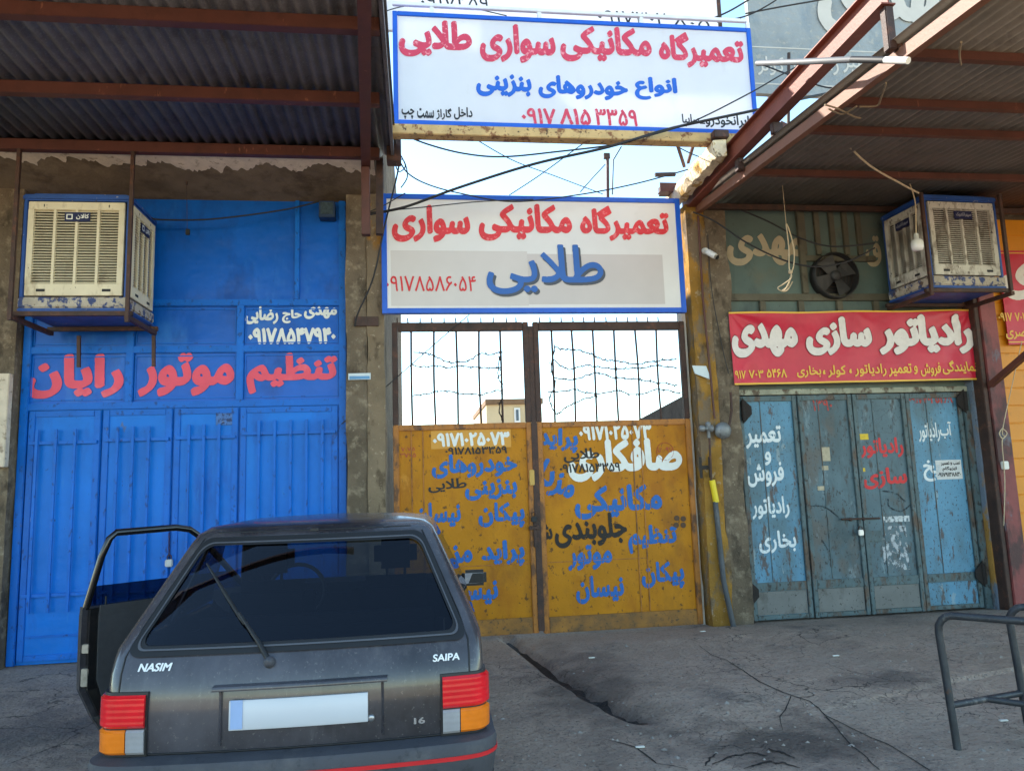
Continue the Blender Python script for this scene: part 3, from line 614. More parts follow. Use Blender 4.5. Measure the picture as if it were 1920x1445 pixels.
# ================================================================== LEFT AWNING
YBK = 6.9; zb0 = Z(340, 289.5, YBK)
YB = [YBK, G(340, 187, zb0).y, G(340, 47, zb0).y]; YB.append(YB[2]-1.15); YB.append(YB[3]-1.1)
aw = thing('awning', 'dark corrugated awning on red brown beams over the blue doors', 'awning', (-3, 6, zb0))
XE = X(708, 285, YBK)
for y, yp in zip(YB, (290, 190, 52, 0, 0)):
    MB().bbox((-9, y-.04, zb0), (G(711, yp, zb0).x if yp else XE-.1, y+.04, zb0+.10), .004).build('beam', M_brownsteel, aw)
xr = X(685, 300, YBK)
rn = G(683, 10, zb0-.04); ra_, rb_ = Vector((xr, YBK+.06, zb0-.044)), Vector((rn.x, rn.y, zb0-.044)); rb_ = ra_+(rb_-ra_)*1.5
MB().bar(ra_, rb_, .09, .08).build('rafter', M_brownsteel, aw)
MB().bbox((xr-.04, YBK-.02, Z(685, 440, YBK)), (xr+.04, YBK+.06, zb0-.09), .004).build('post', M_brownsteel, aw)
def corr_sheet(x0, x1, y0, y1, zfun, m, parent, pitch=.076, amp=.011, per=8, axis='Y', name='corrugated_sheet', ny=3):
    n = max(4, int((x1-x0)/pitch*per)); V = []; Fs = []
    for j in range(ny):
        y = y0+(y1-y0)*j/(ny-1)
        for i in range(n+1):
            x = x0+(x1-x0)*i/n; V.append((x, y, zfun(x, y)+amp*math.sin(2*math.pi*x/pitch)))
    k = n+1
    for j in range(ny-1):
        for i in range(n): Fs.append((j*k+i, j*k+i+1, (j+1)*k+i+1, (j+1)*k+i))
    o = MB().add(V, Fs, True).build(name, m, parent)
    md = o.modifiers.new('thick', 'SOLIDIFY'); md.thickness = .0015; return o
zs = zb0+.115
seamx = [G(300, 160, zs).x]  # not used for layout, keeps scale in mind
edges = [-9.2, -7.6, -6.35, G(213, 225, zs).x-1.26, G(213, 225, zs).x, G(450, 160, zs).x, XE+.15]
edges = sorted(edges)
for i in range(len(edges)-1):
    off = .010*(i % 2)
    corr_sheet(edges[i]-.04, edges[i+1]+.03, 2.9, 7.1, lambda x, y, o=off: zs+o, M_corr, aw, pitch=.105, amp=.016)
MB().bbox((XE+.13, 2.9, zs-.10), (XE+.16, 7.08, zs+.02), .004).build('edge_flashing', M_corr, aw)
MB().bar(P(712, 300, 7.1), P(712, 440, 7.1), .07, .07, (0, 1, 0)).build('post', M_darksteel, aw)
MB().bbox(P(725, 300, 6.85), P(752, 265, 7.0)).build('end_bracket', M_darksteel, aw)
# curved hook on the lintel with its hanging cord
hk = thing('hanging_cord', 'thin cord with a dark tag hanging before the blue upper panel', 'cord', P(349, 345, PFL-.05))
MB().tube([P(328, 320, PFL-.16), P(332, 328, PFL-.18), P(342, 328, PFL-.18), P(350, 333, PFL-.18), P(350, 347, PFL-.18)], .010, 8, True).build('hook', M_darksteel, hk)
MB().tube([P(350, 347, PFL-.18), P(351, 430, PFL-.18)], .0022, 5).build('string', M_darksteel, hk)
a = P(352, 435, PFL-.18); MB().bbox((a.x-.02, a.y-.012, a.z-.032), (a.x+.02, a.y+.012, a.z+.03)).build('tag', M_black, hk)
# wall box (meter) at the top right of the blue door
mt = thing('wall_box', 'small blue electric box in the top corner of the blue door', 'meter box', P(612, 392, D))
a, b = P(598, 408, D-.10), P(628, 378, D-.10)
MB().bbox((a.x, D-.12, a.z), (b.x, D+.02, b.z)).build('case', mat('dark_blue_case', srgb(24, 50, 84), .5, var=.3, vscale=20), mt)
MB().bbox((a.x+.02, D-.128, a.z+.03), (b.x-.02, D-.121, b.z-.02), .002).build('window', mat('meter_window', srgb(62, 76, 84), .2, var=.4, vscale=30), mt)
# address plates
def plate(pts, Y, label, m=None):
    mb = MB(); q = [P(x, y, Y) for x, y in pts]; n = Vector((0, .012, 0))
    mb.hexa([p+n for p in q], q); o = mb.build('address_plate', m or mat('pale_enamel_plate', srgb(196, 206, 210), .4, var=.08, vscale=8, layers=[(srgb(110, 120, 130), 30, .68, .04, 1, .7)])); props(o, label, 'plate'); return o
p1 = plate([(653,700),(695,699),(695,711),(653,712)], PFL-.03, 'pale address plate on the grey pillar left of the gate')
MB().hexa([P(x, y, PFL-.026) for x, y in ((655,705),(693,704.5),(693,710),(655,711))], [P(x, y, PFL-.033) for x, y in ((655,705),(693,704.5),(693,710),(655,711))]).build('blue_band', mat('plate_blue', srgb(86, 140, 186), .4), p1)

# ================================================================== THE GATE
GY = D+.02
gate = thing('metal_gate', 'ochre double gate with blue Persian lettering and open bars above', 'gate', P(1000, 1192, GY))
gl, gm, gm2, gr = X(738, 900, GY), X(1000, 900, GY), X(1009, 900, GY), X(1300, 900, GY)
zpl = Z(990, 797, GY); ztop = Z(990, 612, GY)
ybar_l = (772, 815, 857, 900, 940); ybar_r = (1037, 1075, 1115, 1155, 1195, 1235)
for (a, b, bars_, spk, seam, zlow) in ((gl, gm, ybar_l, (745,765,788,810,833,855,878,902,925,950,968), (795, 773), .03), (gm2, gr, ybar_r, (1012,1032,1053,1075,1095,1115,1137,1157,1177,1195,1215,1235), (1208, 1192), .02)):
    leaf = MB().box((a+.03, GY-.004, zlow), (b-.03, GY+.02, zpl)).build('gate_leaf', M_ochre, gate)
    f_ = MB()
    f_.bbox((a, GY-.03, zlow), (a+.06, GY+.03, zpl+.03), .006); f_.bbox((b-.06, GY-.03, zlow), (b, GY+.03, zpl+.03), .006)
    for u in (a, b-.06): MB().bbox((u, GY-.03, zpl+.032), (u+.06, GY+.03, ztop+.045), .006).build('upper_post', M_darksteel, leaf)
    f_.bbox((a+.062, GY-.028, zpl-.03), (b-.062, GY+.028, zpl+.03), .006)
    f_.build('leaf_frame', M_gateframe, leaf)
    MB().bbox((a+.062, GY-.028, ztop-.05), (b-.062, GY+.028, ztop+.045), .006).build('top_rail', M_darksteel, leaf)
    MB().bbox((a+.062, GY-.026, zlow), (b-.062, GY-.005, zlow+.16), .004).build('kick_rail', M_ochredirt, leaf)
    s2 = MB()
    for sx in seam: s2.bbox((X(sx, 950, GY)-.006, GY-.012, zlow+.162), (X(sx, 950, GY)+.006, GY-.005, zpl-.032), .002)
    zm = Z(900, 1060, GY); s2.bbox((a+.062, GY-.010, zm-.004), (X(seam[0], 950, GY)-.008 if a > 0 else b-.062, GY-.005, zm+.004), .002)
    s2.build('sheet_seam', M_gateframe, leaf)
    for bx in bars_:
        x = X(bx, 700, GY); bend = random.uniform(-.012, .012)
        MB().tube([(x, GY, zpl+.028), (x+bend, GY-.003, (zpl+ztop)/2), (x, GY, ztop-.049)], .0115, 8, True).build('bar', M_darksteel, leaf)
    for sx in spk:
        x = X(sx, 612, GY); MB().tube([(x, GY, ztop+.044), (x+random.uniform(-.004, .004), GY, ztop+.10)], [.008, .006], 6).build('spike', M_darksteel, leaf)
LL = [c for c in bpy.data.objects if c.parent == gate and c.type == 'MESH']
lleaf, rleaf = LL[0], LL[1]
yl = GY-.006
# masking blotch behind the upper numbers
MB().box((X(808,820,yl), yl-.001, Z(880,840,yl)), (X(958,820,yl), yl+.001, Z(880,806,yl))).build('paint_patch', mat('pale_ochre_patch', srgb(206, 146, 52), .6, var=.1), lleaf)
W_ = dict(Y=yl, res=54)
write([('۰۹۱۷۱۰۲۵۰۷۳', 812, 956, 810, 836)], M_letwhite, lleaf, nib=(.08, .06, .2), **W_)
write([('۰۹۱۷۸۱۵۳۳۵۹', 835, 951, 837, 851), ('طلایی', 803, 875, 897, 922, 2)], M_letblack, lleaf, nib=(.05, .04, .1), Y=yl-.001, res=48)
write([('خودروهای', 810, 970, 850, 895), ('بنزینی', 872, 970, 897, 937), ('پیکان', 897, 984, 941, 990), ('نیسان', 778, 864, 941, 990), ('پراید', 903, 984, 1012, 1062), ('مزدا', 818, 886, 1013, 1066), ('نیسان', 832, 934, 1084, 1136)], M_letblue, lleaf, nib=(.085, .08, .3), stencil=1, **W_)
write([('پراید', 1010, 1084, 802, 848, -4), ('مکانیکی', 1078, 1242, 908, 971), ('تنظیم', 1178, 1270, 983, 1036), ('موتور', 1065, 1148, 1020, 1068), ('پیکان', 1203, 1283, 1052, 1104), ('نیسان', 1080, 1170, 1078, 1130), ('مزدا', 1006, 1082, 872, 934, -30)], M_letblue, rleaf, nib=(.085, .08, .3), stencil=1, **W_)
write([('۰۹۱۷۱۰۲۵۰۷۳', 1086, 1222, 794, 824)], M_letwhite, rleaf, nib=(.08, .06, .2), **W_)
write([('صافکاری', 1066, 1280, 822, 900)], M_letwhite, rleaf, nib=(.10, .095, .1), Y=yl-.001, res=70)
write([('طلایی', 1057, 1124, 840, 866, 2), ('۰۹۱۷۸۱۵۳۳۵۹', 1050, 1163, 868, 885)], M_letblack, rleaf, nib=(.05, .04, .1), Y=yl-.002, res=48)
write([('جلوبندی', 1040, 1176, 962, 1024, 1), ('ش', 1002, 1036, 982, 1022, 6)], M_letblackspray, rleaf, nib=(.07, .06, -.3), Y=yl-.001, res=54)
# stencilled circle with number, four dots
mb = MB(); c = P(1247, 846, yl-.003); mb.tube([c+Vector((.095*math.cos(t), 0, .095*math.sin(t))) for t in (6.283*k/28 for k in range(29))], .0028, 5); mb.build('stamp_ring', M_letredfaint, rleaf)
write([('۱۸۰۹۷', 1233, 1262, 838, 848)], M_letredfaint, rleaf, nib=(.01, .01, 0), Y=yl-.002, res=40)
write([('۷۰۷۵', 752, 778, 838, 845), ('۳۷۶۵', 750, 780, 849, 857)], M_letredfaint, lleaf, nib=(.01, .01, 0), Y=yl-.002, res=40)
mb = MB()
for dx, dy in ((1269,971),(1281,972),(1268,984),(1281,984)): mb.disc(P(dx, dy, yl-.001)+Vector((0, -.003, 0)), (0, 1, 0), .030, .003, 16)
mb.build('painted_dot', mat('dark_brown_dots', srgb(84, 60, 40), .7), rleaf)
# bolt, hasp and hinges along the meeting edge
hs = MB(); c = P(1003, 985, GY-.03)
hs.bbox((c.x-.02, GY-.06, c.z-.22), (c.x+.02, GY-.032, c.z+.10)); hs.bbox((c.x-.07, GY-.066, c.z-.04), (c.x+.05, GY-.045, c.z+.0)); hs.build('bolt', M_darksteel, rleaf)
MB().bbox((gm-.008, GY-.040, .05), (gm2+.006, GY-.0315, zpl+.02), .003).build('meeting_strip', M_darksteel, rleaf); MB().bbox((gm+.001, GY-.02, .05), (gm2-.001, GY+.02, ztop), .001).build('meeting_strip', M_darksteel, rleaf)
a = P(997, 895, GY-.03); MB().bbox((a.x-.028, GY-.05, a.z-.08), (a.x+.028, GY-.031, a.z+.08)).build('latch_plate', mat('yellowed_latch', srgb(190, 150, 70), .5, var=.2), lleaf)
pk = thing('padlock', 'black padlock on the bolt between the ochre gate leaves', 'padlock', P(1002, 965, GY-.07))
a = P(1001, 970, GY-.085); MB().bbox((a.x-.03, a.y-.015, a.z-.045), (a.x+.03, a.y+.015, a.z+.01), .006).build('lock_body', M_black, pk)
MB().tube([a+Vector((-.018, 0, .008)), a+Vector((-.018, 0, .05)), a+Vector((.018, 0, .05)), a+Vector((.018, 0, .008))], .005, 8, True).build('shackle', M_darksteel, pk)
# barbed wire strung through the bars
def barbed(pts, label, seed):
    rs = random.Random(seed); mb = MB(); L = [p+Vector((rs.uniform(-.007, .007), rs.uniform(-.006, .006), rs.uniform(-.009, .009))) for p in spline([Vector(p) for p in pts], 5)]; mb.tube(L, .0068, 5)
    run = 0
    for i in range(1, len(L)):
        run += (L[i]-L[i-1]).length
        if run > .075:
            run = 0
            for k in range(2):
                v = Vector((rs.uniform(-1, 1), rs.uniform(-1, 1), rs.uniform(-1, 1))).normalized()*.028; mb.tube([L[i]-v, L[i]+v], .0038, 4)
    return props(mb.build('barbed_wire', mat('rusted_wire', srgb(40, 26, 20), .8, var=.3, vscale=30)), label, 'barbed wire')
yw = GY-.014
bw = [([(774,660),(800,663),(817,668),(836,678),(858,679),(880,676),(898,664),(920,664),(939,660)], 'topmost barbed strand sagging across the left gate bars'),
      ([(774,684),(795,688),(815,685),(840,690),(860,686),(900,689),(938,690)], 'second barbed strand across the left gate bars'),
      ([(774,742),(800,738),(830,732),(860,738),(900,740),(920,735),(940,731)], 'barbed strand low across the left gate bars above the far house'),
      ([(940,655),(934,700),(942,730),(936,770),(943,790)], 'tangled barbed wire running up the last left gate bar'),
      ([(1040,650),(1056,655),(1075,656),(1100,660),(1116,667),(1135,675),(1157,676),(1195,682),(1235,676),(1270,672)], 'topmost barbed strand across the right gate bars'),
      ([(1037,675),(1060,690),(1076,690),(1100,684),(1115,686),(1155,692),(1195,690),(1237,685),(1270,690)], 'second barbed strand across the right gate bars'),
      ([(1037,708),(1075,712),(1115,700),(1155,708),(1195,712),(1235,718),(1270,722)], 'third barbed strand across the right gate bars'),
      ([(1027,735),(1075,731),(1115,738),(1155,733),(1195,740),(1237,730),(1275,738)], 'fourth barbed strand across the right gate bars'),
      ([(1040,645),(1034,690),(1041,720),(1030,745),(1042,775),(1060,765),(1085,752),(1120,742)], 'tangled barbed wire on the first right gate bar')]
for i, (pp, lab) in enumerate(bw): barbed([P(x, y, yw) for x, y in pp], lab, i)

# ================================================================== SIGNS
def sign_box(name, quad, Y, m, parent, th=.05):
    q = [P(x, y, Y) for x, y in quad]; b = [p+Vector((0, th, 0)) for p in q]
    return MB().hexa(b, q).build(name, m, parent)
def rect_from(quad, Y):
    q = [P(x, y, Y) for x, y in quad]; return (q[0].x+q[3].x)/2, (q[1].x+q[2].x)/2, (q[2].z+q[3].z)/2, (q[0].z+q[1].z)/2
def framed_sign(root, quad, Y, mface, medge, ew, depth=.06):
    x0, x1, z0, z1 = rect_from(quad, Y)
    face = MB().box((x0+ew*.5, Y, z0+ew*.5), (x1-ew*.5, Y+depth*.6, z1-ew*.5)).build('face', mface, root)
    e = MB()
    for a, b in (((x0, Y-.012, z0), (x0+ew, Y+depth, z1)), ((x1-ew, Y-.012, z0), (x1, Y+depth, z1)), ((x0+ew, Y-.012, z0), (x1-ew, Y+depth, z0+ew)), ((x0+ew, Y-.012, z1-ew), (x1-ew, Y+depth, z1))): e.bbox(a, b, .004)
    e.build('edge_frame', medge, root); return face, (x0, x1, z0, z1)
# lower sign over the gate
S2Y = PFL-.10
s2 = thing('shop_sign', 'white blue edged sign hung right above the ochre gate', 'sign', P(1000, 590, S2Y))
f2, r2 = framed_sign(s2, [(712,366),(1275,370),(1285,582),(719,592)], S2Y, M_signwhite2, M_signblue, .055)
MB().box((X(733,520,S2Y), S2Y-.002, Z(946,573,S2Y)), (X(990,520,S2Y), S2Y+.001, Z(946,471,S2Y))).build('blank_patch', M_signgrey, f2)
MB().box((X(990,520,S2Y)+.001, S2Y-.003, Z(1118,570,S2Y)), (X(1244,520,S2Y), S2Y+.001, Z(1118,477,S2Y))).build('blank_patch', mat('grey_blanked_patch_darker', srgb(197, 188, 184), .5, var=.03), f2)
write([('تعمیرگاه', 1088, 1255, 386, 452), ('مکانیکی', 898, 1073, 382, 452), ('سواری', 735, 882, 384, 454)], M_letred2, f2, Y=S2Y-.001, nib=(.092, .092, .35), res=70)
write([('طلایی', 917, 1136, 463, 556)], M_letgrey, f2, Y=S2Y-.004, nib=(.035, .035, 0), res=80, name='letter_shadow')
write([('طلایی', 913, 1132, 458, 551)], mat('blue_script_letters', srgb(34, 92, 170), .45, var=.05), f2, Y=S2Y-.006, nib=(.03, .03, 0), res=80)
write([('۰۹۱۷۸۵۸۶۰۵۴', 724, 893, 517, 546)], M_letredflat, f2, Y=S2Y-.003, nib=(.012, .012, 0), res=56)
for px, py in ((690, 604), (1262, 355)):
    a = P(px, py, S2Y+.12); MB().bbox((a.x-.14, a.y-.05, a.z-.05), (a.x+.11, a.y+.10, a.z+.05), .004).build('bracket', M_darksteel, s2)
# the big banner higher up and nearer
S1Y = 6.5
s1 = thing('shop_sign', 'big white blue edged sign hanging highest across the alley', 'sign', P(1070, 245, S1Y))
f1, r1 = framed_sign(s1, [(737,26),(1410,50),(1418,247),(737,240)], S1Y, M_signwhite, M_signblue, .045)
write([('تعمیرگاه', 1236, 1395, 62, 128), ('مکانیکی', 1051, 1222, 50, 118), ('سواری', 900, 1042, 46, 118), ('طلایی', 748, 885, 38, 108)], M_letpink2, f1, Y=S1Y-.001, nib=(.092, .092, .35), res=76)
write([('انواع', 1190, 1270, 145, 188), ('خودروهای', 1010, 1178, 143, 187), ('بنزینی', 893, 997, 139, 182)], M_letblue2, f1, Y=S1Y-.001, nib=(.085, .085, .35), res=64)
write([('۳۳۵۹', 1116, 1195, 205, 236), ('۸۱۵', 1050, 1108, 204, 234), ('۰۹۱۷', 978, 1042, 203, 233)], M_letpink2, f1, Y=S1Y-.001, nib=(.05, .045, .1), res=54)
write([('داخل', 851, 886, 201, 225), ('گاراژ', 818, 847, 203, 225), ('سمت', 782, 814, 203, 222), ('چپ', 753, 777, 204, 224), ('ایرانخودرو', 1323, 1405, 216, 240), ('سایپا', 1279, 1311, 214, 238)], M_letink, f1, Y=S1Y-.001, nib=(.05, .05, .2), res=54)
MB().box((X(1312,230,S1Y), S1Y-.004, Z(1317,233,S1Y)), (X(1322,230,S1Y), S1Y-.002, Z(1317,230.5,S1Y))).build('dash', M_letink, f1)
MB().bbox((r1[0]-.02, S1Y-.03, r1[2]-.10), (r1[1]-.15, S1Y+.10, r1[2]-.004), .006).build('support_beam', M_rustbeam, s1)
up = MB(); zt = r1[3]
up.bbox((r1[0], S1Y+.04, zt+.10), (r1[1]+.0, S1Y+.075, zt+.135), .004)
for px in (810, 1013, 1205, 1405): x = X(px, 30, S1Y); up.bbox((x-.02, S1Y+.042, zt+.001), (x+.02, S1Y+.073, zt+.099), .004)
up.build('top_rail', M_whitetube, s1)
# scribbled white board behind it
S0Y = 7.5
s0 = thing('shop_sign', 'plain white board with scribbled black digits behind the banner rail', 'sign', P(1040, 0, S0Y))
x0, x1 = X(690, 20, S0Y), X(1345, 25, S0Y); z0 = Z(1040, 70, S0Y)
fc = MB().box((x0, S0Y, z0), (x1, S0Y+.05, z0+.78)).build('face', M_signwhite, s0)
write([('۰۹۱۷۳۰۲', 1122, 1248, 22, 45), ('۸۰۵', 1262, 1330, 34, 52)], M_letink, fc, Y=S0Y, nib=NONE_, res=60)
write([('۰۹۱۷۲۵۹', 790, 916, -8, 18)], M_letink, fc, Y=S0Y, nib=NONE_, res=60)
MB().bar((x1+.06, S0Y+.1, z0-1.2), (x1+.06, S0Y+.1, z0+.78), .05, .05, (0, 1, 0)).build('post', M_darksteel, s0)
# grey billboard on the right roof
BY = 8.6
bb = thing('billboard', 'grey weathered billboard with raised cream letters above the right awning', 'billboard', P(1600, 170, BY))
x0 = X(1408, 90, BY); x1 = x0+5.2; z0 = Z(1500, 178, BY); z1 = z0+2.7
M_bill = mat('weathered_billboard_vinyl', srgb(140, 148, 152), .7, var=.2, vscale=1.2, layers=[(srgb(110, 126, 136), 1.6, .54, .1, .5, .7), (srgb(168, 166, 158), 14, .6, .1, 1, .6), (srgb(92, 118, 140), 1.1, .62, .1, .3, .6)], bump=.8, bscale=26, bump2=(.8, 9, .03))
bf = MB().box((x0, BY, z0), (x1, BY+.08, z1)).build('face', M_bill, bb)
M_bl = mat('raised_cream_letters', srgb(190, 188, 182), .7, var=.08)
write([('مهدی', 1535, 1835, -45, 74)], M_bl, bf, Y=BY, nib=(.09, .08, .3), res=80, lift=.02)
write([('تعمیر', 1580, 1650, 100, 138), ('رادیاتور', 1480, 1572, 102, 140), ('کولر', 1420, 1470, 106, 142)], M_bl, bf, Y=BY, nib=(.02, .02, 0), res=50, lift=.006)
ln = MB()
for y in (92, 160): ln.box((x0+.02, BY-.004, Z(1500, y, BY)-.008), (x1-.05, BY-.001, Z(1500, y, BY)+.008))
ln.build('printed_line', M_bl, bf)
pm = MB()
for x in (x0+.3, x0+2.6, x0+4.8): pm.bbox((x-.04, BY+.085, 4.7), (x+.04, BY+.165, z1), .004)
pm.build('post', M_darksteel, bb)

# ================================================================== RIGHT SHOP
RX0, RX1 = X(1377, 740), X(1800, 745)        # folding doors
rbz = 4.58
rb = thing('shop_building', 'shop with chipped light blue folding doors under the right awning', 'building', (RX0, D, 0))
PX0, PX1, PX2 = gr+.05, X(1345, 760, PFL), RX0-.01
MB().box((PX2+.02, D+.27, 0), (14, 8.75, 4.9)).build('wall', M_conc, rb)
rough_pillar(PX0, PX1, PFL-.02, D+.25, rbz, M_ochrewall, 'pillar', rb, 21, .016)
rough_pillar(PX1, PX2, PFL+.01, D+.25, rbz, M_conc, 'pillar', rb, 23, .02)
a1 = X(1852, 760)
rough_pillar(RX1+.09, a1-.02, PFL+.02, D+.16, rbz, mat('yellow_blue_stained_wall', srgb(168, 124, 58), .9, var=.25, vscale=2.2, layers=[(srgb(108, 128, 150), 1.3, .5, .06, .7, .9), (srgb(96, 84, 70), 5, .56, .08, .5, .8), (srgb(52, 46, 42), 9, .66, .04, .6, .8)], bump=1.0, bscale=55, bump2=(.6, 8, .02)), 'pillar', rb, 25, .014)
MB().box((RX0-.01, D+.02, Z(1580, 735)), (RX1+.09, D+.15, rbz)).build('upper_panel', M_teal, rb)
uf = MB()
zr1 = Z(1580, 556); zr2 = Z(1580, 583)
uf.bbox((RX0, D-.02, zr1-.05), (RX1+.06, D+.019, zr1+.03), .004)
for px in (1428, 1500, 1572, 1640): x = X(px, 560); uf.bbox((x-.035, D-.024, zr2-.3), (x+.035, D+.019, zr1-.055), .004)
for px in (1505, 1532, 1560, 1585, 1610): x = X(px, 440); uf.bbox((x-.03, D-.02, Z(1560, 478)), (x+.03, D+.019, Z(1560, 398)), .004)
for px in (1345, 1503): x = X(px, 470); uf.bbox((x-.035, D-.026, zr1+.035), (x+.035, D+.019, Z(1400, 392)), .004)
uf.bbox((X(1505, 480)-.03, D-.022, Z(1560, 484)-.04), (X(1640, 480), D+.019, Z(1560, 480)), .004)
uf.bbox((RX0, D-.03, Z(1560, 394)), (RX1+.06, D+.019, Z(1560, 384)), .004)
uf.build('panel_frame', mat('brown_teal_frame', srgb(88, 84, 70), .6, var=.25, vscale=5, layers=[(srgb(60, 46, 36), 8, .55, .1, .6, .8)], bump=.3, bscale=50), rb)
up_ = [c for c in bpy.data.objects if c.parent == rb and c.name.startswith('upper_panel')][0]
write([('مهدی', 1363, 1508, 438, 498)], M_letcream, up_, Y=D+.018, nib=(.085, .07, .3), res=64)
write([('ق', 1622, 1652, 442, 500)], M_letcream, up_, Y=D+.018, nib=(.06, .05, .3), res=54)
# folding doors: four leaves
lx = [RX0+.02, X(1491, 742), X(1593, 740), X(1693, 738), RX1]
zt_ = Z(1580, 738)
MB().bbox((RX0-.01, D-.03, zt_), (RX1+.08, D+.019, zt_+.06), .005).build('door_header', mat('pale_rusty_header', srgb(150, 150, 132), .7, var=.3, vscale=7, layers=[(srgb(80, 60, 44), 9, .5, .08, .8, .9)], bump=.4), rb)
MB().bbox((RX1+.005, D-.04, .01), (RX1+.085, D+.06, zt_-.003), .005).build('door_jamb', M_leafframe, rb)
leafs = []
mats_ = [M_leafblue, M_leafteal, M_leafteal, M_leafblue]
zk = Z(1470, 1098)
for i in range(4):
    a, b = lx[i], lx[i+1]; e = .012 if i in (1, 2) else .0; yy = D-.01-e
    lf = MB().bbox((a+.006, yy+.012, .02), (b-.006, yy+.05, zt_-.01), .004).build('door_leaf', mats_[i], rb); leafs.append((lf, yy))
    fr = MB(); wd = .05
    fr.bbox((a+.006, yy-.012, .022), (a+.006+wd, yy+.011, zt_-.012), .004); fr.bbox((b-.006-wd, yy-.012, .022), (b-.006, yy+.011, zt_-.012), .004)
    fr.bbox((a+.008+wd, yy-.010, zt_-.07), (b-.008-wd, yy+.011, zt_-.014), .004)
    fr.bbox((a+.008+wd, yy-.008, zk-.045), (b-.008-wd, yy+.011, zk+.045), .004)
    fr.bbox((a+.008+wd, yy-.008, .024), (b-.008-wd, yy+.011, .07), .004)
    fr.build('leaf_frame', M_leafframe, lf)
    MB().bbox((a+.01+wd, yy+.002, .074), (b-.01-wd, yy+.011, zk-.05), .003).build('kick_panel', M_leafgrey if i < 3 else M_leafblue, lf)
    x = a+(b-a)*.38; MB().bbox((x-.004, yy+.006, zk+.05), (x+.004, yy+.0115, zt_-.075), .001).build('sheet_seam', M_leafframe, lf)
bl = [l[0] for l in leafs]; by = [l[1]+.012 for l in leafs]
nb_ = (.055, .05, .3)
write([('تعمیر', 1398, 1465, 798, 840), ('و', 1434, 1446, 846, 872), ('فروش', 1401, 1470, 866, 912), ('رادیاتور', 1410, 1480, 930, 972), ('بخاری', 1423, 1493, 994, 1036)], M_letwhiteold, bl[0], Y=by[0], nib=nb_, res=54)
write([('رادیاتور', 1612, 1694, 820, 858), ('سازی', 1618, 1701, 876, 916)], M_letred, bl[2], Y=by[2], nib=(.07, .06, .3), res=54)
write([('آب', 1762, 1784, 790, 822), ('رادیاتور', 1722, 1762, 792, 828), ('یخ', 1731, 1763, 862, 902)], M_letwhiteold, bl[3], Y=by[3], nib=nb_, res=54)
write([('۰۹۱۷۷۰۳۵۴۶۸', 1704, 1786, 739, 756)], M_letredfaint, bl[3], Y=by[3], nib=(.07, .05, .2), res=46)
write([('۱۳۹۰', 1524, 1560, 748, 770)], M_letredfaint, bl[1], Y=by[1], nib=(.03, .03, .2), res=40)
def flat_note(name, x0, x1, y0, y1, Y, m, parent):
    return MB().box((X(x0, (y0+y1)/2, Y), Y-.003, Z((x0+x1)/2, y1, Y)), (X(x1, (y0+y1)/2, Y), Y-.0005, Z((x0+x1)/2, y0, Y))).build(name, m, parent)
M_paper = mat('torn_white_paper', srgb(208, 208, 206), .8, var=.1, vscale=20, hole=(30, .68, .02, 1))
M_oldpaper = mat('old_beige_sticker', srgb(176, 164, 140), .8, var=.2, vscale=30, hole=(50, .62, .03, 1))
st_ = flat_note('notice', 1755, 1803, 862, 898, by[3], M_paper, bl[3])
write([('نصب', 1787, 1800, 864, 872), ('و', 1782, 1785, 866, 872), ('تعمیر', 1764, 1780, 865, 873), ('ایزوگام', 1767, 1794, 874, 883), ('۰۹۱۷۹۱۳۸۸۳۰', 1759, 1802, 885, 893)], M_letink, bl[3], Y=by[3]-.003, nib=(.05, .05, .1), res=30)
flat_note('sticker_remains', 1541, 1556, 838, 864, by[1], M_oldpaper, bl[1]); flat_note('sticker_remains', 1541, 1553, 873, 881, by[1], M_oldpaper, bl[1]); flat_note('sticker_remains', 1533, 1547, 911, 919, by[1], M_oldpaper, bl[1])
M_yst = mat('yellow_sticker', srgb(214, 180, 40), .6, var=.15, vscale=30, hole=(60, .68, .02, 1))
flat_note('sticker_remains', 1612, 1628, 813, 824, by[2], M_yst, bl[2]); flat_note('sticker_remains', 1612, 1622, 877, 884, by[2], M_yst, bl[2])
M_wsm = mat('white_paint_smear', srgb(176, 180, 184), .7, var=.15, vscale=10, hole=(20, .44, .06, .6))
flat_note('paint_smear', 1668, 1702, 985, 1068, by[2], M_wsm, bl[2]); flat_note('paint_smear', 1655, 1668, 1000, 1060, by[2], M_wsm, bl[2]); flat_note('paint_smear', 1655, 1705, 967, 978, by[2], mat('white_scrawl', srgb(200, 204, 206), .7, hole=(40, .5, .05, .5)), bl[2])
mb = MB()
for pts in ([(1617,768),(1622,772),(1640,770),(1672,765),(1674,790),(1674,810)], [(1617,768),(1620,790),(1616,806)], [(1640,790),(1655,780),(1672,766)], [(1616,806),(1640,808),(1676,812)]): mb.tube([P(x, y, by[2]-.002) for x, y in pts], .003, 4)
mb.build('scratched_outline', mat('grey_scratch', srgb(130, 140, 150), .7, var=.4, vscale=60, hole=(60, .5, .04, 1)), bl[2])
mb = MB()
for pts in ([(1510,950),(1535,948),(1555,955),(1572,970)], [(1665,935),(1668,950),(1690,958),(1708,945)], [(1540,1010),(1552,1030)], [(1655,920),(1680,925),(1697,940)]): mb.tube(spline([P(x, y, by[2]-.002) for x, y in pts]), .008, 5)
mb.build('spray_scribble', mat('grey_spray', srgb(44, 52, 60), .8, hole=(50, .45, .1, 1)), bl[2])
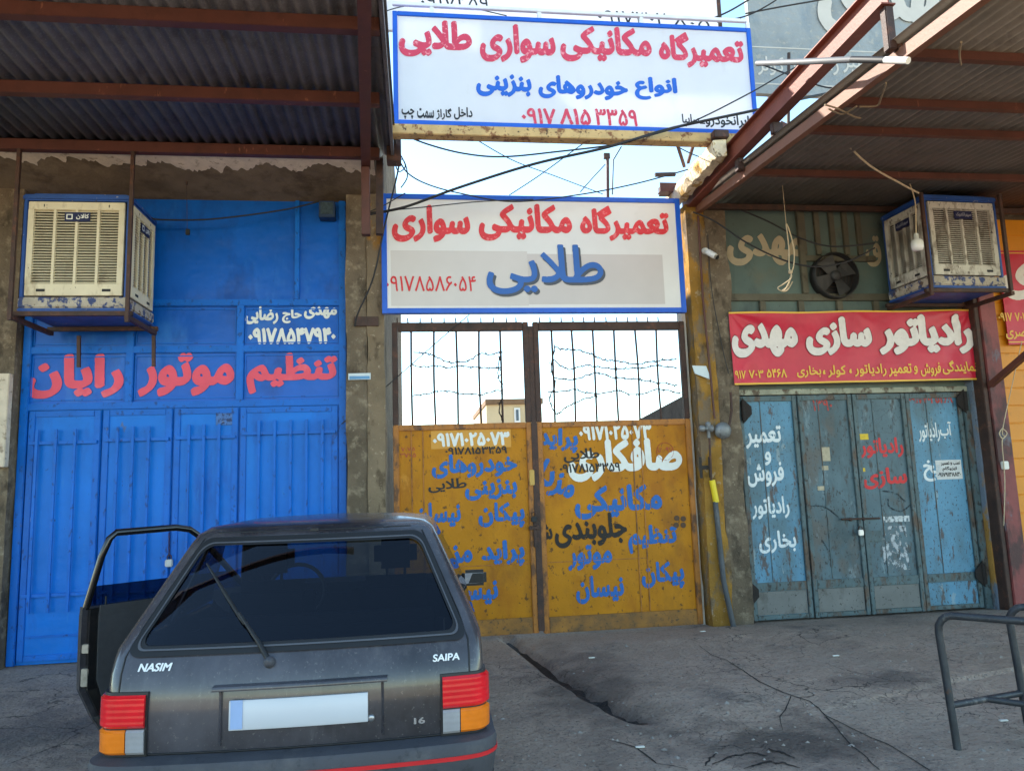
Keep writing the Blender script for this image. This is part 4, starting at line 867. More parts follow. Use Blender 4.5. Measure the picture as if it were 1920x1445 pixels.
# bolt and hasp across the middle leaves, hinges at the sides
h_ = MB(); a = P(1600, 973, by[2]-.02); h_.tube([P(1578, 973, by[2]-.035), P(1650, 971, by[2]-.035)], .010, 8); h_.bbox((a.x-.05, a.y-.02, a.z-.02), (a.x-.02, a.y+.01, a.z+.02)); h_.bbox((a.x+.1, a.y-.02, a.z-.02), (a.x+.13, a.y+.01, a.z+.02)); h_.build('bolt', M_darksteel, bl[2])
a = P(1636, 1003, by[2]); MB().bbox((a.x-.10, a.y-.022, a.z-.07), (a.x+.10, a.y-.008, a.z+.05), .004).build('hasp_plate', M_leafframe, bl[2])
pk2 = thing('padlock', 'silver padlock on the hasp of the light blue folding doors', 'padlock', P(1614, 995, D-.06))
a = P(1614, 998, D-.08); MB().bbox((a.x-.03, a.y-.014, a.z-.03), (a.x+.03, a.y+.014, a.z+.03), .006).build('lock_body', mat('bright_steel', srgb(190, 192, 196), .35, metal=.7, var=.1), pk2)
MB().tube([a+Vector((-.018, 0, .028)), a+Vector((-.018, 0, .06)), a+Vector((.018, 0, .06)), a+Vector((.018, 0, .028))], .005, 8, True).build('shackle', M_darksteel, pk2)
for px, py, s_ in ((1392, 770, 1), (1405, 1112, 1), (1808, 752, -1), (1843, 1075, -1)):
    a = P(px, py, D-.03); mb = MB()
    mb.lathe(a+Vector((0, -.02, -.11)), (0, 0, 1), [(.022, 0), (.022, .22)], 10); mb.hexa([a+Vector((0, -.004, -.14)), a+Vector((s_*.10, -.004, -.04)), a+Vector((s_*.10, -.004, .04)), a+Vector((0, -.004, .14))], [a+Vector((0, -.018, -.14)), a+Vector((s_*.10, -.018, -.04)), a+Vector((s_*.10, -.018, .04)), a+Vector((0, -.018, .14))])
    mb.build('hinge', mat('burnt_black_hinge', srgb(34, 27, 24), .8, var=.3, vscale=14, bump=.5), rb)
# red brown column between the shops
cl = thing('steel_column', 'red brown steel column between the red banners', 'column', P(1868, 1100, PFL-.05))
x = X(1869, 760, PFL-.1); xb = x
MB().bbox((x-.10, PFL-.14, 0), (x+.10, PFL+.06, rbz-.02), .008).build('shaft', mat('red_painted_column', srgb(128, 60, 58), .6, var=.2, vscale=3, layers=[(srgb(60, 36, 36), 2.5, .54, .1, .5, .9), (srgb(96, 104, 116), 3, .62, .06, .5, .8)], bump=.3, bscale=40), cl)
MB().bbox((x-.16, PFL-.12, 0), (x-.104, PFL+.06, rbz-.02), .006).build('channel', M_darksteel, cl)
# yellow shop
ys = thing('shop_building', 'yellow shuttered shop at the far right edge', 'building', (x+.2, D, 0))
MB().box((x+.12, D+.10, 0), (14, D+.155, 4.9)).build('wall', M_conc, ys)
M_yel = mat('yellow_shutter_paint', srgb(218, 140, 10), .5, var=.1, vscale=2, layers=[(srgb(170, 112, 24), 5, .62, .1, 1, .6)], bump=.15)
V = []; Fs = []; zz = 0; n = 0
while zz < 4.4:
    for dz, dy in ((0, 0), (.006, -.008), (.194, -.008), (.20, 0)): V += [(x+.13, D+.05+dy, zz+dz), (11, D+.05+dy, zz+dz)]; n += 1
    zz += .206
MB().add(V, [(2*i, 2*i+1, 2*i+3, 2*i+2) for i in range(n-1)]).build('roller_shutter', M_yel, ys)
# red banner over the blue doors: slack vinyl with gathers at its nails
RBY = D-.14
bn = thing('banner', 'red vinyl banner with big white letters above the light blue doors', 'banner', P(1600, 720, RBY))
Q = [P(x, y, RBY) for x, y in ((1365,586),(1820,581),(1834,712),(1376,722))]
nu, nv = 150, 44; V = []; Fs = []
def ban_pt(u, v):
    p = Q[0].lerp(Q[1], u).lerp(Q[3].lerp(Q[2], u), v)
    sag = .010*math.sin(u*math.pi*5)*(1-v)
    wr = 0
    for (cu, cv, am, fq) in ((0, 0, .011, 20), (1, 0, .014, 20), (.5, 0, .004, 14), (1, 1, .006, 16), (0, 1, .005, 16)):
        du, dv = (u-cu)*3.4, v-cv; r = math.hypot(du, dv)+.02; th = math.atan2(dv, du); wr += am*math.sin(th*fq*.5)*math.exp(-r*1.1)*min(1, r*3)
    return Vector((p.x, p.y-.012+wr-.006*math.sin(u*14+v*2)*v, p.z+sag*.5))
for j in range(nv+1):
    for i in range(nu+1): V.append(ban_pt(i/nu, j/nv))
for j in range(nv):
    for i in range(nu): k = j*(nu+1)+i; Fs.append((k, k+1, k+nu+2, k+nu+1))
bo = MB().add(V, Fs, True).build('vinyl', M_redbanner, bn); md = bo.modifiers.new('thick', 'SOLIDIFY'); md.thickness = .003; md.offset = 1
def ban_fn(px, py, lift=.005):
    p = P(px, py, RBY); u = min(1, max(0, (p.x-Q[0].x)/(Q[1].x-Q[0].x))); v = min(1, max(0, (Q[0].z-p.z)/(Q[0].z-Q[3].z)))
    b = ban_pt(u, v); return Vector((p.x, b.y-lift, p.z))
def write_on_banner(words, m, nib, res, lift=.008):
  for o in write(words, m, bn, Y=RBY, nib=nib, res=res, maxrun=3):
    off = root_of(bn).location
    for v in o.data.vertices:
        w_ = v.co+off; u = min(1, max(0, (w_.x-Q[0].x)/(Q[1].x-Q[0].x))); t = min(1, max(0, (Q[0].z-w_.z)/(Q[0].z-Q[3].z))); v.co.y = ban_pt(u, t).y-lift-off.y
M_letban = mat('white_banner_letters', srgb(222, 212, 206), .6, var=.08, vscale=20)
M_letban2 = mat('dark_red_letter_outline', srgb(120, 22, 36), .6)
bw_ = [('رادیاتور', 1646, 1823, 590, 664), ('سازی', 1509, 1633, 594, 666), ('مهدی', 1371, 1495, 606, 670)]
write_on_banner([(t, a-1.6, b+1.6, c-1.6, d+1.6) for t, a, b, c, d in bw_], M_letban2, (.15, .14, .3), 60, .006)
write_on_banner(bw_, M_letban, (.12, .11, .35), 64)
write_on_banner([('نمایندگی', 1765, 1829, 676, 702), ('فروش', 1724, 1762, 680, 706), ('و', 1712, 1719, 686, 702), ('تعمیر', 1665, 1708, 682, 706), ('رادیاتور', 1600, 1661, 682, 706), ('،', 1590, 1595, 692, 700), ('کولر', 1550, 1584, 685, 708), ('،', 1541, 1546, 694, 702), ('بخاری', 1493, 1538, 686, 708), ('۵۴۶۸', 1436, 1474, 692, 708), ('۷۰۳', 1403, 1430, 694, 709), ('۹۱۷', 1377, 1397, 695, 710)], M_letyellow, (.04, .04, .2), 48)
for v in (.0, .978):
    hm = MB()
    for k in range(40):
        u0, u1 = k/40, (k+1)/40
        q = [ban_pt(u0, v), ban_pt(u1, v), ban_pt(u1, v+.022), ban_pt(u0, v+.022)]; hm.hexa([p+Vector((0, -.004, 0)) for p in q], [p+Vector((0, -.008, 0)) for p in q])
    hm.build('hem', M_letyellow, bn)
# second red banner on the yellow shop
b2 = thing('banner', 'red banner with yellow digits on the yellow shop', 'banner', P(1890, 645, D-.05))
BY2 = D-.02
q = [P(x, y, BY2) for x, y in ((1868,472),(1900,470))]
xl = X(1884, 560, BY2)-.02; z0 = Z(1895, 646, BY2); z1 = Z(1895, 470, BY2)
bf2 = MB().box((xl, BY2, z0), (xl+3.2, BY2+.01, z1)).build('vinyl', M_redbanner, b2)
write([('مهدی', 1878, 2060, 490, 562)], M_letban, bf2, Y=BY2, nib=(.10, .09, .3), res=50)
write([('۰۹۱۷', 1872, 1898, 586, 602), ('۷۰۳', 1903, 1926, 586, 602), ('ناصری', 1886, 1936, 612, 636)], M_letyellow, bf2, Y=BY2, nib=(.04, .04, .2), res=44)
e_ = MB()
for z in (z0+.03, z1-.03): MB().box((xl, BY2-.003, z-.006), (xl+3.2, BY2-.0005, z+.006)).build('hem', M_letyellow, b2)
# exhaust fan
fnx = P(1560, 520, D); R_ = (X(1600, 520)-X(1522, 520))/2
fan = thing('exhaust_fan', 'dark round exhaust fan set in the teal wall above the red banner', 'fan', P(1560, 560, D))
mb = MB(); c = Vector((fnx.x, D-.11, fnx.z)); mb.lathe(c, (0, 1, 0), [(R_, 0), (R_+.012, 0), (R_+.012, .13), (R_, .13), (R_, 0.001)], 32, False); mb.build('housing', mat('dark_fan_housing', srgb(40, 38, 38), .6, var=.3, vscale=8), fan)
MB().disc(Vector((fnx.x, D+.005, fnx.z)), (0, 1, 0), R_, .01, 32).build('back_plate', M_black, fan)
gr_ = MB()
for k in range(5): rr = R_*(.3+.16*k); gr_.tube([c+Vector((rr*math.cos(t), .10, rr*math.sin(t))) for t in (6.2832*j/32 for j in range(33))], .0025, 4)
gr_.build('guard', M_darksteel, fan)
M_fan = mat('grey_fan_blade', srgb(56, 55, 56), .6, var=.2, vscale=6)
for k in range(4):
    t0 = .5+k*math.pi/2; V = []
    for r0, wdt in ((.05, .05), (R_*.55, .075), (R_*.88, .10)):
        for s_ in (-1, 1): V.append(c+Vector((math.cos(t0)*r0-math.sin(t0)*wdt*s_, .05+.02*s_, math.sin(t0)*r0+math.cos(t0)*wdt*s_)))
    o = MB().add(V, [(0, 1, 3, 2), (2, 3, 5, 4)]).build('blade', M_fan, fan); md = o.modifiers.new('thick', 'SOLIDIFY'); md.thickness = .004
MB().lathe(c+Vector((0, .0, 0)), (0, 1, 0), [(.001, 0), (.05, .005), (.06, .03), (.06, .1)], 16).build('hub', M_fan, fan)
# pipes and gas regulator on the pillar
gp = thing('gas_regulator', 'grey gas regulator with its pipe on the stained pillar beside the gate', 'gas regulator', P(1345, 805, PFL-.1))
M_alu = mat('cast_grey_metal', srgb(128, 130, 132), .55, metal=.4, var=.25, vscale=14, layers=[(srgb(70, 60, 52), 12, .58, .1, 1, .7)], bump=.4)
yg = PFL-.10
c = P(1355, 807, yg); MB().lathe(c+Vector((0, .05, 0)), (0, -1, 0), [(.001, 0), (.05, 0), (.086, .03), (.09, .05), (.09, .062), (.06, .085), (.03, .10), (.001, .10)], 24).build('diaphragm_case', M_alu, gp)
vv = MB(); a = P(1328, 803, yg); vv.lathe(a+Vector((-.10, 0, 0)), (1, 0, 0), [(.02, 0), (.034, .01), (.034, .05), (.022, .06), (.022, .10), (.04, .11), (.04, .14), (.02, .16)], 14); vv.lathe(a+Vector((0, 0, -.10)), (0, 0, 1), [(.018, 0), (.018, .1), (.03, .11), (.03, .16), (.015, .17)], 12); vv.build('valve', M_alu, gp)
pp = MB(); pp.tube([P(1367, 800, yg), P(1372, 770, yg), P(1370, 735, yg)], .014, 10); pp.tube([P(1330, 815, yg), P(1331, 840, yg), P(1334, 905, yg+.03)], .012, 10); pp.build('riser_pipe', M_darksteel, gp)
MB().tube([P(1335, 900, yg+.03), P(1343, 941, yg+.03)], .032, 12).build('yellow_sleeve', mat('yellow_tape', srgb(224, 196, 30), .5, var=.1), gp)
MB().tube([P(1341, 940, yg+.03), P(1357, 1090, yg+.02), P(1376, 1178, yg+.02)], .028, 12).build('down_pipe', mat('dark_grey_pipe', srgb(74, 76, 80), .6, var=.3, vscale=6, layers=[(srgb(124, 122, 120), 4, .55, .1, .4, .7)]), gp)
tp_ = thing('rusty_pipe', 'thin rusty conduit running up the ochre pillar', 'pipe', P(1339, 755, yg))
MB().tube([P(1309, 405, PFL-.06), P(1318, 560, PFL-.06), P(1327, 650, PFL-.06), P(1340, 785, PFL-.07)], .013, 8).build('conduit', M_brownsteel, tp_)
MB().tube([P(1327, 440, PFL-.05), P(1334, 540, PFL-.05), P(1352, 640, PFL-.04), P(1366, 700, PFL-.04)], .005, 6, True).build('wire', M_cable, tp_)
# steel hook (bracket of the sign) and black patch of scorched paint, H mark
write([('H', 1311, 1334, 856, 896)], M_letblackspray, [c for c in bpy.data.objects if c.parent == rb and c.name.startswith('pillar')][0], Y=PFL-.045, nib=(.05, .05, 0), res=50)
p2 = plate([(1298,685),(1324,686),(1334,712),(1303,700)], PFL-.06, 'tilted pale address plate on the ochre pillar right of the gate')
# security camera and lamp bulb
sc_ = thing('security_camera', 'small white security camera on the pillar right of the gate', 'security camera', P(1332, 475, PFL-.06))
MB().lathe(P(1321, 471, PFL-.02), (0, -1, 0), [(.036, 0), (.036, .02), (.02, .03), (.018, .06)], 14).build('mount', M_white, sc_)
a = P(1326, 472, PFL-.09); b = P(1342, 481, PFL-.17); d_ = (b-a).normalized()
MB().lathe(a, d_, [(.001, -.001), (.030, 0), (.034, .02), (.034, .11), (.030, .125)], 16).build('body', M_white, sc_)
MB().lathe(b+d_*.018, d_, [(.001, .0), (.026, .002), (.024, .010), (.001, .012)], 16).build('lens', M_black, sc_)
# ================================================================== RIGHT AWNING
AX0 = P(1300, 400, D).x; AZ0 = P(1300, 400, D).z; SL = -(AZ0-4.16)/(D-3.5)
def az(y): return AZ0+SL*(D-y)
AN = Vector((0, -(-SL), 1)).normalized(); AN = Vector((0, SL, 1)).normalized()
def A(px, py): return PL(px, py, (0, D, AZ0), (0, SL, 1))
ra = thing('awning', 'grey corrugated awning on steel purlins over the right shops', 'awning', (6, 6, AZ0))
for k, (px, py) in enumerate(((1500, 378), (1600, 333), (1700, 255), (1780, 205), (1870, 118))):
    y = A(px, py).y
    if k == 0: y = 7.55
    MB().bar((AX0+.03, y, az(y)+.03), (11, y, az(y)+.03), .05, .06).build('purlin', M_brownsteel if k else M_darksteel, ra)
yN = 2.9
MB().bar((AX0, D-.02, az(D)+.0), (AX0, yN, az(yN)), .06, .085).build('edge_beam', M_peachsteel, ra)
MB().bar((9.0, D-.02, az(D)-.07), (9.0, yN, az(yN)-.07), .08, .07).build('rafter', M_brownsteel, ra)
ex = [AX0-.05, AX0+.8, AX0+1.65, AX0+2.5, AX0+3.35, AX0+4.2, AX0+5.05, AX0+5.9, AX0+7.6]
for i in range(len(ex)-1): corr_sheet(ex[i]-.03, ex[i+1]+.03, yN-.05, D+.1, lambda x, y, o=.012*(i % 2): az(y)+.085+o, M_corr2, ra, pitch=.085, amp=.014)
# the I-beam that cantilevers beside it
ib = thing('steel_girder', 'long sunlit red oxide girder slanting out over the alley mouth', 'girder', (3.0, 6, 4.6))
zi0 = P(1279, 397, D).z; xi = P(1279, 397, D).x
yi = PX(1652, 43, xi).y
h_, w_, t_ = .20, .10, .010
prof = [(-w_/2, 0), (w_/2, 0), (w_/2, t_), (t_/2, t_), (t_/2, h_-t_), (w_/2, h_-t_), (w_/2, h_), (-w_/2, h_), (-w_/2, h_-t_), (-t_/2, h_-t_), (-t_/2, t_), (-w_/2, t_)]
MB().prof((xi+.05, D+.1, zi0), (xi+.05, 4.05, zi0), prof).build('flanged_beam', M_orangesteel, ib)
br_ = MB(); zz = zi0-.004
br_.bbox((xi+.03, 4.06, zz-.30), (xi+.09, 4.12, zz)); br_.bbox((xi+.095, 4.06, zz-.30), (AX0+.0, 4.12, zz-.25))
br_.build('hanger', M_darksteel, ib); MB().bbox((xi+.03, 6.3, zz-.12), (xi+.09, 6.38, zz)).build('hanger', M_darksteel, ib); MB().bbox((xi+.03, 5.6, zz-.10), (AX0-.01, 5.66, zz-.002)).build('hanger', M_darksteel, ib)
# short concrete arm with peeling plaster that carries the banner
ca = thing('concrete_bracket', 'sunlit concrete arm with peeling cream plaster under the banner', 'bracket', (2.9, 7, 4.6))
bx1 = P(1340, 268, 6.5).x; bz1 = P(1340, 268, 6.5).z
V = []
rough = MB(); n = 24
for k in range(n+1):
    y = 6.42+(D+.2-6.42)*k/n
    j = [random.uniform(-.014, .014) for _ in range(6)]
    V += [(bx1-.04+j[0], y, bz1-.01+j[1]*.6), (bx1-.06+j[2], y, bz1-.09+j[3]), (bx1-.02, y, bz1-.17+j[4]*1.3), (bx1+.08, y, bz1-.17+j[5]*1.3), (bx1+.08, y, bz1)]
Fs = [(0, 1, 2, 3, 4), tuple(n*5+i for i in (4, 3, 2, 1, 0))]
for k in range(n):
    for i in range(5): Fs.append((k*5+i, k*5+(i+1) % 5, (k+1)*5+(i+1) % 5, (k+1)*5+i))
rough.add(V, Fs, True).build('arm', M_creamplaster, ca, smooth=40)
MB().bbox((bx1-.05, 6.38, bz1+.004), (bx1+.10, 6.62, bz1+.08)).build('seat_block', M_darksteel, ca)
sb_ = MB()
for (a, b, c, d) in ((1268, 265, 1283, 312), (1302, 265, 1290, 305)): sb_.bar(P(a, b, 6.9), P(c, d, 7.3), .03, .03)
sb_.build('strut', M_brownsteel, ca)
# steel stub and the black and white pole
stb = thing('steel_stub', 'brown channel stub sticking out beside the lower sign corner', 'steel stub', P(1258, 355, 7.6)); a = P(1256, 354, 7.6)
MB().prof(a+Vector((-.13, 0, -.05)), a+Vector((.14, 0, -.05)), [(-.05, 0), (.05, 0), (.05, .1), (.04, .1), (.04, .01), (-.05, .01)]).build('channel', M_brownsteel, stb)
MB().bar(P(1228, 328, 8.2), P(1266, 327, 8.2), .04, .04).build('arm', M_darksteel, stb)
po = thing('striped_pole', 'black and white pole lying across the girder', 'pole', P(1560, 112, 4.9)); yq = PX(1640, 112, xi+.1).y
za = P(1640, 112, yq)
pts = [P(1420, 119, yq+.9), P(1510, 116, yq+.35), P(1597, 112, yq), P(1660, 113, yq-.25), P(1703, 114, yq-.4)]
MB().tube(pts[:3], .022, 10).build('pale_length', mat('dull_grey_tube', srgb(104, 104, 106), .6, var=.2), po); MB().tube(pts[2:4], .022, 10).build('black_length', M_black, po); MB().tube(pts[3:], .022, 10).build('white_end', M_white, po)
up_p = thing('wire_post', 'dark steel post behind the girder carrying a cross arm', 'post', P(1478, 250, 7.0)); MB().tube([P(1478, 252, 7.0), P(1479, 100, 7.0)], .018, 8).build('upright', M_darksteel, up_p); MB().bar(P(1462, 232, 7.0), P(1490, 246, 7.0), .03, .06).build('foot', M_brownsteel, up_p)
# ================================================================== AIR COOLERS
def make_cooler(label, loc, w_, d_, h_, rz, mp, mpad, brand, sides, crust=.10):
    t = thing('air_cooler', label, 'air cooler', loc, 'evaporative coolers hung above the shop doors', rz)
    L = dict(local=True)
    mb = MB(); e = .035
    for sx in (-1, 1):
        for sy in (-1, 1): MB().bbox((sx*w_/2-(e if sx > 0 else 0), sy*d_/2-(e if sy > 0 else 0)-(0), crust), (sx*w_/2+(e if sx < 0 else 0), sy*d_/2+(e if sy < 0 else 0), h_-.06), .006).build('corner_post', M_cabinet, t, **L)
    mb = MB(); mb.bbox((-w_/2-.012, -d_/2-.012, h_-.06), (w_/2+.012, d_/2+.012, h_), .015); mb.bbox((-w_/2+.05, -d_/2+.05, h_+.0), (w_/2-.05, d_/2-.05, h_+.03), .01)
    mb.build('lid', M_cabinet, t, **L)
    tr = MB(); tr.bbox((-w_/2-.008, -d_/2-.008, .0), (w_/2+.008, d_/2+.008, crust), .01); tr.build('water_tray', M_scale, t, **L)
    mb = MB(); mb.bbox((-w_/2-.01, -d_/2-.01, -.03), (w_/2+.01, d_/2+.01, -.004), .008); mb.build('base_pan', M_cabinet, t, **L)
    mb = MB().box((-w_/2+.06, -d_/2+.06, crust+.005), (w_/2-.06, d_/2-.06, h_-.065)); mb.build('pad', mpad, t, **L)
    def panel(width, xf):
        """one louvred panel drawn in (u across, v up, n outwards) and mapped by xf"""
        u0, u1, v0, v1 = -width/2+e+.012, width/2-e-.012, crust+.012, h_-.075
        mb = MB()
        def bx(a, b, r=.0):
            q = MB(); (q.bbox(a, b, r) if r else q.box(a, b)); mb.add([xf(*p) for p in q.v], q.f)
        m_ = .05; bot = .11; top = .075; n = 4; gap = .022
        bx((u0, v0, -.02), (u1, v0+bot, .012), .004); bx((u0, v1-top, -.02), (u1, v1, .012), .004)
        bx((u0, v0+bot, -.02), (u0+m_, v1-top, .012)); bx((u1-m_, v0+bot, -.02), (u1, v1-top, .012))
        cw = (u1-u0-2*m_-(n-1)*gap)/n
        for k in range(1, n): x = u0+m_+k*cw+(k-1)*gap; bx((x, v0+bot, -.02), (x+gap, v1-top, .010))
        ns = 27; vh = v1-top-v0-bot
        for k in range(n):
            x0 = u0+m_+k*(cw+gap)+.001; x1 = x0+cw-.002
            for s_ in range(ns):
                z0 = v0+bot+vh*(s_+.15)/ns; q = vh/ns
                mb.add([xf(*p) for p in [(x0, z0+q*.75, -.018), (x1, z0+q*.75, -.018), (x1, z0, .007), (x0, z0, .007), (x0, z0+q*.75+.003, -.018), (x1, z0+q*.75+.003, -.018), (x1, z0+.005, .009), (x0, z0+.005, .009)]], [(0, 1, 2, 3), (4, 7, 6, 5), (3, 2, 6, 7), (0, 4, 5, 1)])
        pn = mb.build('louver_panel', mp, t, **L)
        q = MB()
        for ux in (u0+.10, u1-.17): q.bbox((ux, v0+.035, .0125), (ux+.075, v0+.06, .0145), .001)
        for ux in (u0+.13, u1-.14): q.bbox((ux, v1-.05, .0125), (ux+.008, v1-.025, .0145), .001)
        MB().add([xf(*p) for p in q.v], q.f).build('slot', M_black, pn, **L)
        q = MB().bbox((-.10, v1-.19, .0125), (.12, v1-.10, .02), .003); MB().add([xf(*p) for p in q.v], q.f).build('brand_plate', M_navyplate, pn, **L)
        tx = MB()
        for (txt, a, b, c_, d__) in brand:
            for g in word_cells(txt, 40, (.05, .05, .2), 0): tx.add([xf(a+(b-a)*p[0], v1-.19+c_+(d__-c_)*p[1], .0215) for p in g], [tuple(range(len(g)))])
        tx.build('lettering', M_letwhite if mp is M_louver else mat('greyed_brand_letters', srgb(150, 150, 160), .6), pn, **L)
    if 'F' in sides: panel(w_, lambda u, v, n: (u, -d_/2-n, v))
    if 'R' in sides: panel(d_, lambda u, v, n: (w_/2+n, u, v))
    if 'L' in sides: panel(d_, lambda u, v, n: (-w_/2-n, -u, v))
    return t
yf = 6.95; a, b = P(34, 574, yf), P(238, 580, yf); tp = P(140, 362, yf)
cw1 = b.x-a.x; c1_ = ((a.x+b.x)/2, yf+.33, (a.z+b.z)/2)
ac1 = make_cooler('cream panelled blue air cooler left, hung before the blue doors', c1_, cw1, .66, tp.z-a.z, 0, M_louver, M_pad, [('کالان', .0, .11, .02, .072), ('□', -.085, -.03, .02, .07)], 'FRL')
yf2 = 6.95; a, b = P(1742, 533, yf2), P(1886, 537, yf2); tp2 = P(1810, 366, yf2)
cw2 = (b.x-a.x)
ac2 = make_cooler('dusty white panelled air cooler hung above the red banner', ((a.x+b.x)/2, yf2+.33, (a.z+b.z)/2), cw2, .66, tp2.z-a.z, rad(3), M_louver2, M_pad2, [('سپهرالکتریک', -.08, .105, .02, .072)], 'FL')
def cooler_bracket(c, w_, d_, label, rods, legs):
    t = thing('cooler_bracket', label, 'bracket', c, 'steel brackets under the coolers'); c = Vector(c); mb = MB(); z = -.055
    for sy in (-1, 1): mb.bar(c+Vector((-w_/2-.05, sy*(d_/2-.0), z)), c+Vector((w_/2+.05, sy*(d_/2-.0), z)), .04, .04)
    for sx in (-1, 1): mb.bar(c+Vector((sx*(w_/2+.02), -d_/2-.06, z-.042)), c+Vector((sx*(w_/2+.02), D-.1-c.y, z-.042)), .04, .04)
    mb.build('frame', M_darksteel, t)
    for sx in (legs):
        MB().bar(c+Vector((sx*(w_/2+.02), d_/2-.02, z-.07)), c+Vector((sx*(w_/2+.02), D-.1-c.y, z-.38)), .03, .03).build('strut', M_darksteel, t)
    for (px, py, y, px1, z1) in rods:
        a = P(px, py, y); b = Vector((a.x, a.y, z1)) if px1 is None else P(px1, z1, 7.54)
        if px1: b.x = max(b.x, a.x)
        MB().bar(b, (a.x, a.y, a.z), .032, .032, (0, 1, 0)).build('hanging_rod', M_darksteel, t)
cooler_bracket(c1_, cw1, .66, 'rusty bracket and rods under the cream air cooler', [(238, 604, 6.87, None, zb0), (18, 600, 6.87, None, zb0)], (-.45, 1))
cooler_bracket(((a.x+b.x)/2, yf2+.33, (a.z+b.z)/2), cw2, .66, 'rusty bracket and rods under the dusty white air cooler', [(1747, 548, 6.84, None, az(6.84)), (1896, 545, 6.84, None, az(6.84))], ())
# diagonal strut of the yellow shop
ds = MB().bar(P(1857, 722, PFL-.16), P(1935, 655, 6.9), .06, .06).build('diagonal_strut', M_brownsteel); props(ds, 'brown diagonal strut rising from the red column to the right', 'strut')
# bulb on its cord, rope loop
lb_ = thing('light_bulb', 'white bulb hanging from a cord before the dusty cooler', 'light bulb', P(1721, 450, 6.5)); a = P(1721, 470, 6.5)
MB().lathe(a, (0, 0, 1), [(.001, 0), (.045, .004), (.055, .03), (.056, .05)], 18).build('globe', mat('milky_bulb', srgb(226, 222, 222), .3, var=.02), lb_)
MB().lathe(a, (0, 0, 1), [(.056, .0505), (.058, .07), (.05, .10), (.036, .115), (.022, .12), (.022, .17), (.01, .18)], 18).build('ribbed_neck', M_white, lb_)
MB().tube([a+Vector((0, 0, .17)), P(1716, 380, 6.5), P(1706, 345, 6.55)], .006, 6, True).build('cord', M_rope, lb_)
rp = thing('rope', 'pale knotted rope loop hanging before the dull teal wall', 'rope', P(1478, 505, 6.9)); mb = MB(); yr_ = 6.9
mb.tube([P(1466, 336, yr_), P(1474, 420, yr_)], .003, 5); mb.tube([P(1474, 420, yr_), P(1479, 465, yr_), P(1480, 505, yr_), P(1487, 503, yr_), P(1489, 470, yr_), P(1481, 435, yr_), P(1475, 420, yr_)], .007, 6, True)
mb.tube([P(1480, 505, yr_), P(1484, 520, yr_-.02), P(1470, 532, yr_-.03), P(1458, 540, yr_-.03), P(1470, 545, yr_-.03), P(1482, 524, yr_-.02)], .006, 6, True); mb.tube([P(1483, 515, yr_), P(1478, 535, yr_), P(1466, 546, yr_), P(1476, 544, yr_), P(1486, 528, yr_)], .006, 6, True)
k = P(1482, 511, yr_); mb.lathe(k+Vector((-.02, 0, 0)), (1, 0, .3), [(.001, 0), (.02, .008), (.024, .02), (.018, .036), (.001, .045)], 10)
mb.build('strand', M_rope, rp)
rp2 = thing('rope', 'pale rope tied down the red column at the far right', 'rope', P(1880, 850, 7.3)); mb = MB(); yr_ = PFL-.18
mb.tube([P(1916, 640, yr_), P(1898, 720, yr_), P(1880, 805, yr_), P(1884, 818, yr_), P(1879, 830, yr_), P(1884, 900, yr_), P(1882, 985, yr_)], .005, 6, True); mb.tube([P(1880, 802, yr_), P(1874, 812, yr_), P(1880, 822, yr_), P(1888, 812, yr_), P(1880, 803, yr_)], .006, 6, True); mb.build('strand', M_rope, rp2)
wc = thing('wall_socket', 'small white socket box on the red column', 'socket box', P(1883, 873, yr_)); a = P(1884, 872, PFL-.15); MB().bbox((a.x-.04, a.y-.02, a.z-.045), (a.x+.04, a.y+.02, a.z+.045), .008).build('case', M_white, wc)
fl_ = thing('floodlight', 'dirty pale floodlight under the far end of the right awning', 'floodlight', P(1890, 40, 4.2)); yl_ = 4.3; a = P(1893, 22, yl_)
MB().lathe(a+Vector((0, -.02, -.05)), (.25, .3, .9), [(.001, 0), (.07, .0), (.085, .03), (.08, .10), (.03, .14)], 18).build('reflector', M_louver2, fl_); MB().bar(a+Vector((-.02, 0, .08)), a+Vector((-.3, .1, .14)), .03, .03).build('arm', M_brownsteel, fl_)
# loose strip on the awning edge
st2 = thing('cloth_strip', 'pale strip of cloth tied round the awning edge beam', 'cloth strip', A(1590, 200))
for pts in ([(1545,182),(1570,190),(1600,205),(1612,208)], [(1552,190),(1575,200),(1590,195),(1605,185)], [(1800,62),(1797,85),(1800,106)], [(1660,140),(1650,170),(1642,184),(1610,186)]): MB().tube([A(x, y)+Vector((0, 0, -.06)) for x, y in pts], .007, 6, True).build('strip', mat('grubby_cloth', srgb(140, 122, 100), .9, var=.2, vscale=30), st2)
# ================================================================== CABLES
def cable(label, pts, r=.006, m=None):
    L = [P(x, y, yy) for x, y, yy in pts]; o = MB().tube(L, r*1.45, 6, True).build('cable', m or M_cable); return props(o, label, 'cable')
YC = 6.2
cable('thick black cable crossing in front of both white signs', [(690,402,7.3),(760,388,7.1),(860,352,6.9),(1000,308,6.7),(1140,276,6.5),(1262,240,6.35),(1420,206,6.2),(1510,184,6.3),(1600,166,6.6)], .010)
cable('thin cable over the lower right corner of the big banner', [(1190,262,6.4),(1290,232,6.3),(1400,178,6.2),(1470,138,6.2),(1530,108,6.2)], .005)
cable('cable sagging in the sky gap between the two signs', [(746,248,6.6),(800,270,6.6),(870,288,6.6),(945,294,6.6),(1050,284,6.6),(1150,272,6.6),(1230,256,6.6)], .006)
cable('cable dropping from the awning corner to the lower sign top', [(748,300,7.2),(765,325,7.2),(800,345,7.2),(860,362,7.2),(960,378,7.2),(1080,366,7.2),(1190,345,7.2),(1290,318,7.2)], .005)
cable('thin wire rising from the lower sign toward the banner', [(955,366,7.5),(1010,330,7.3),(1065,290,7.0),(1112,256,6.7)], .004)
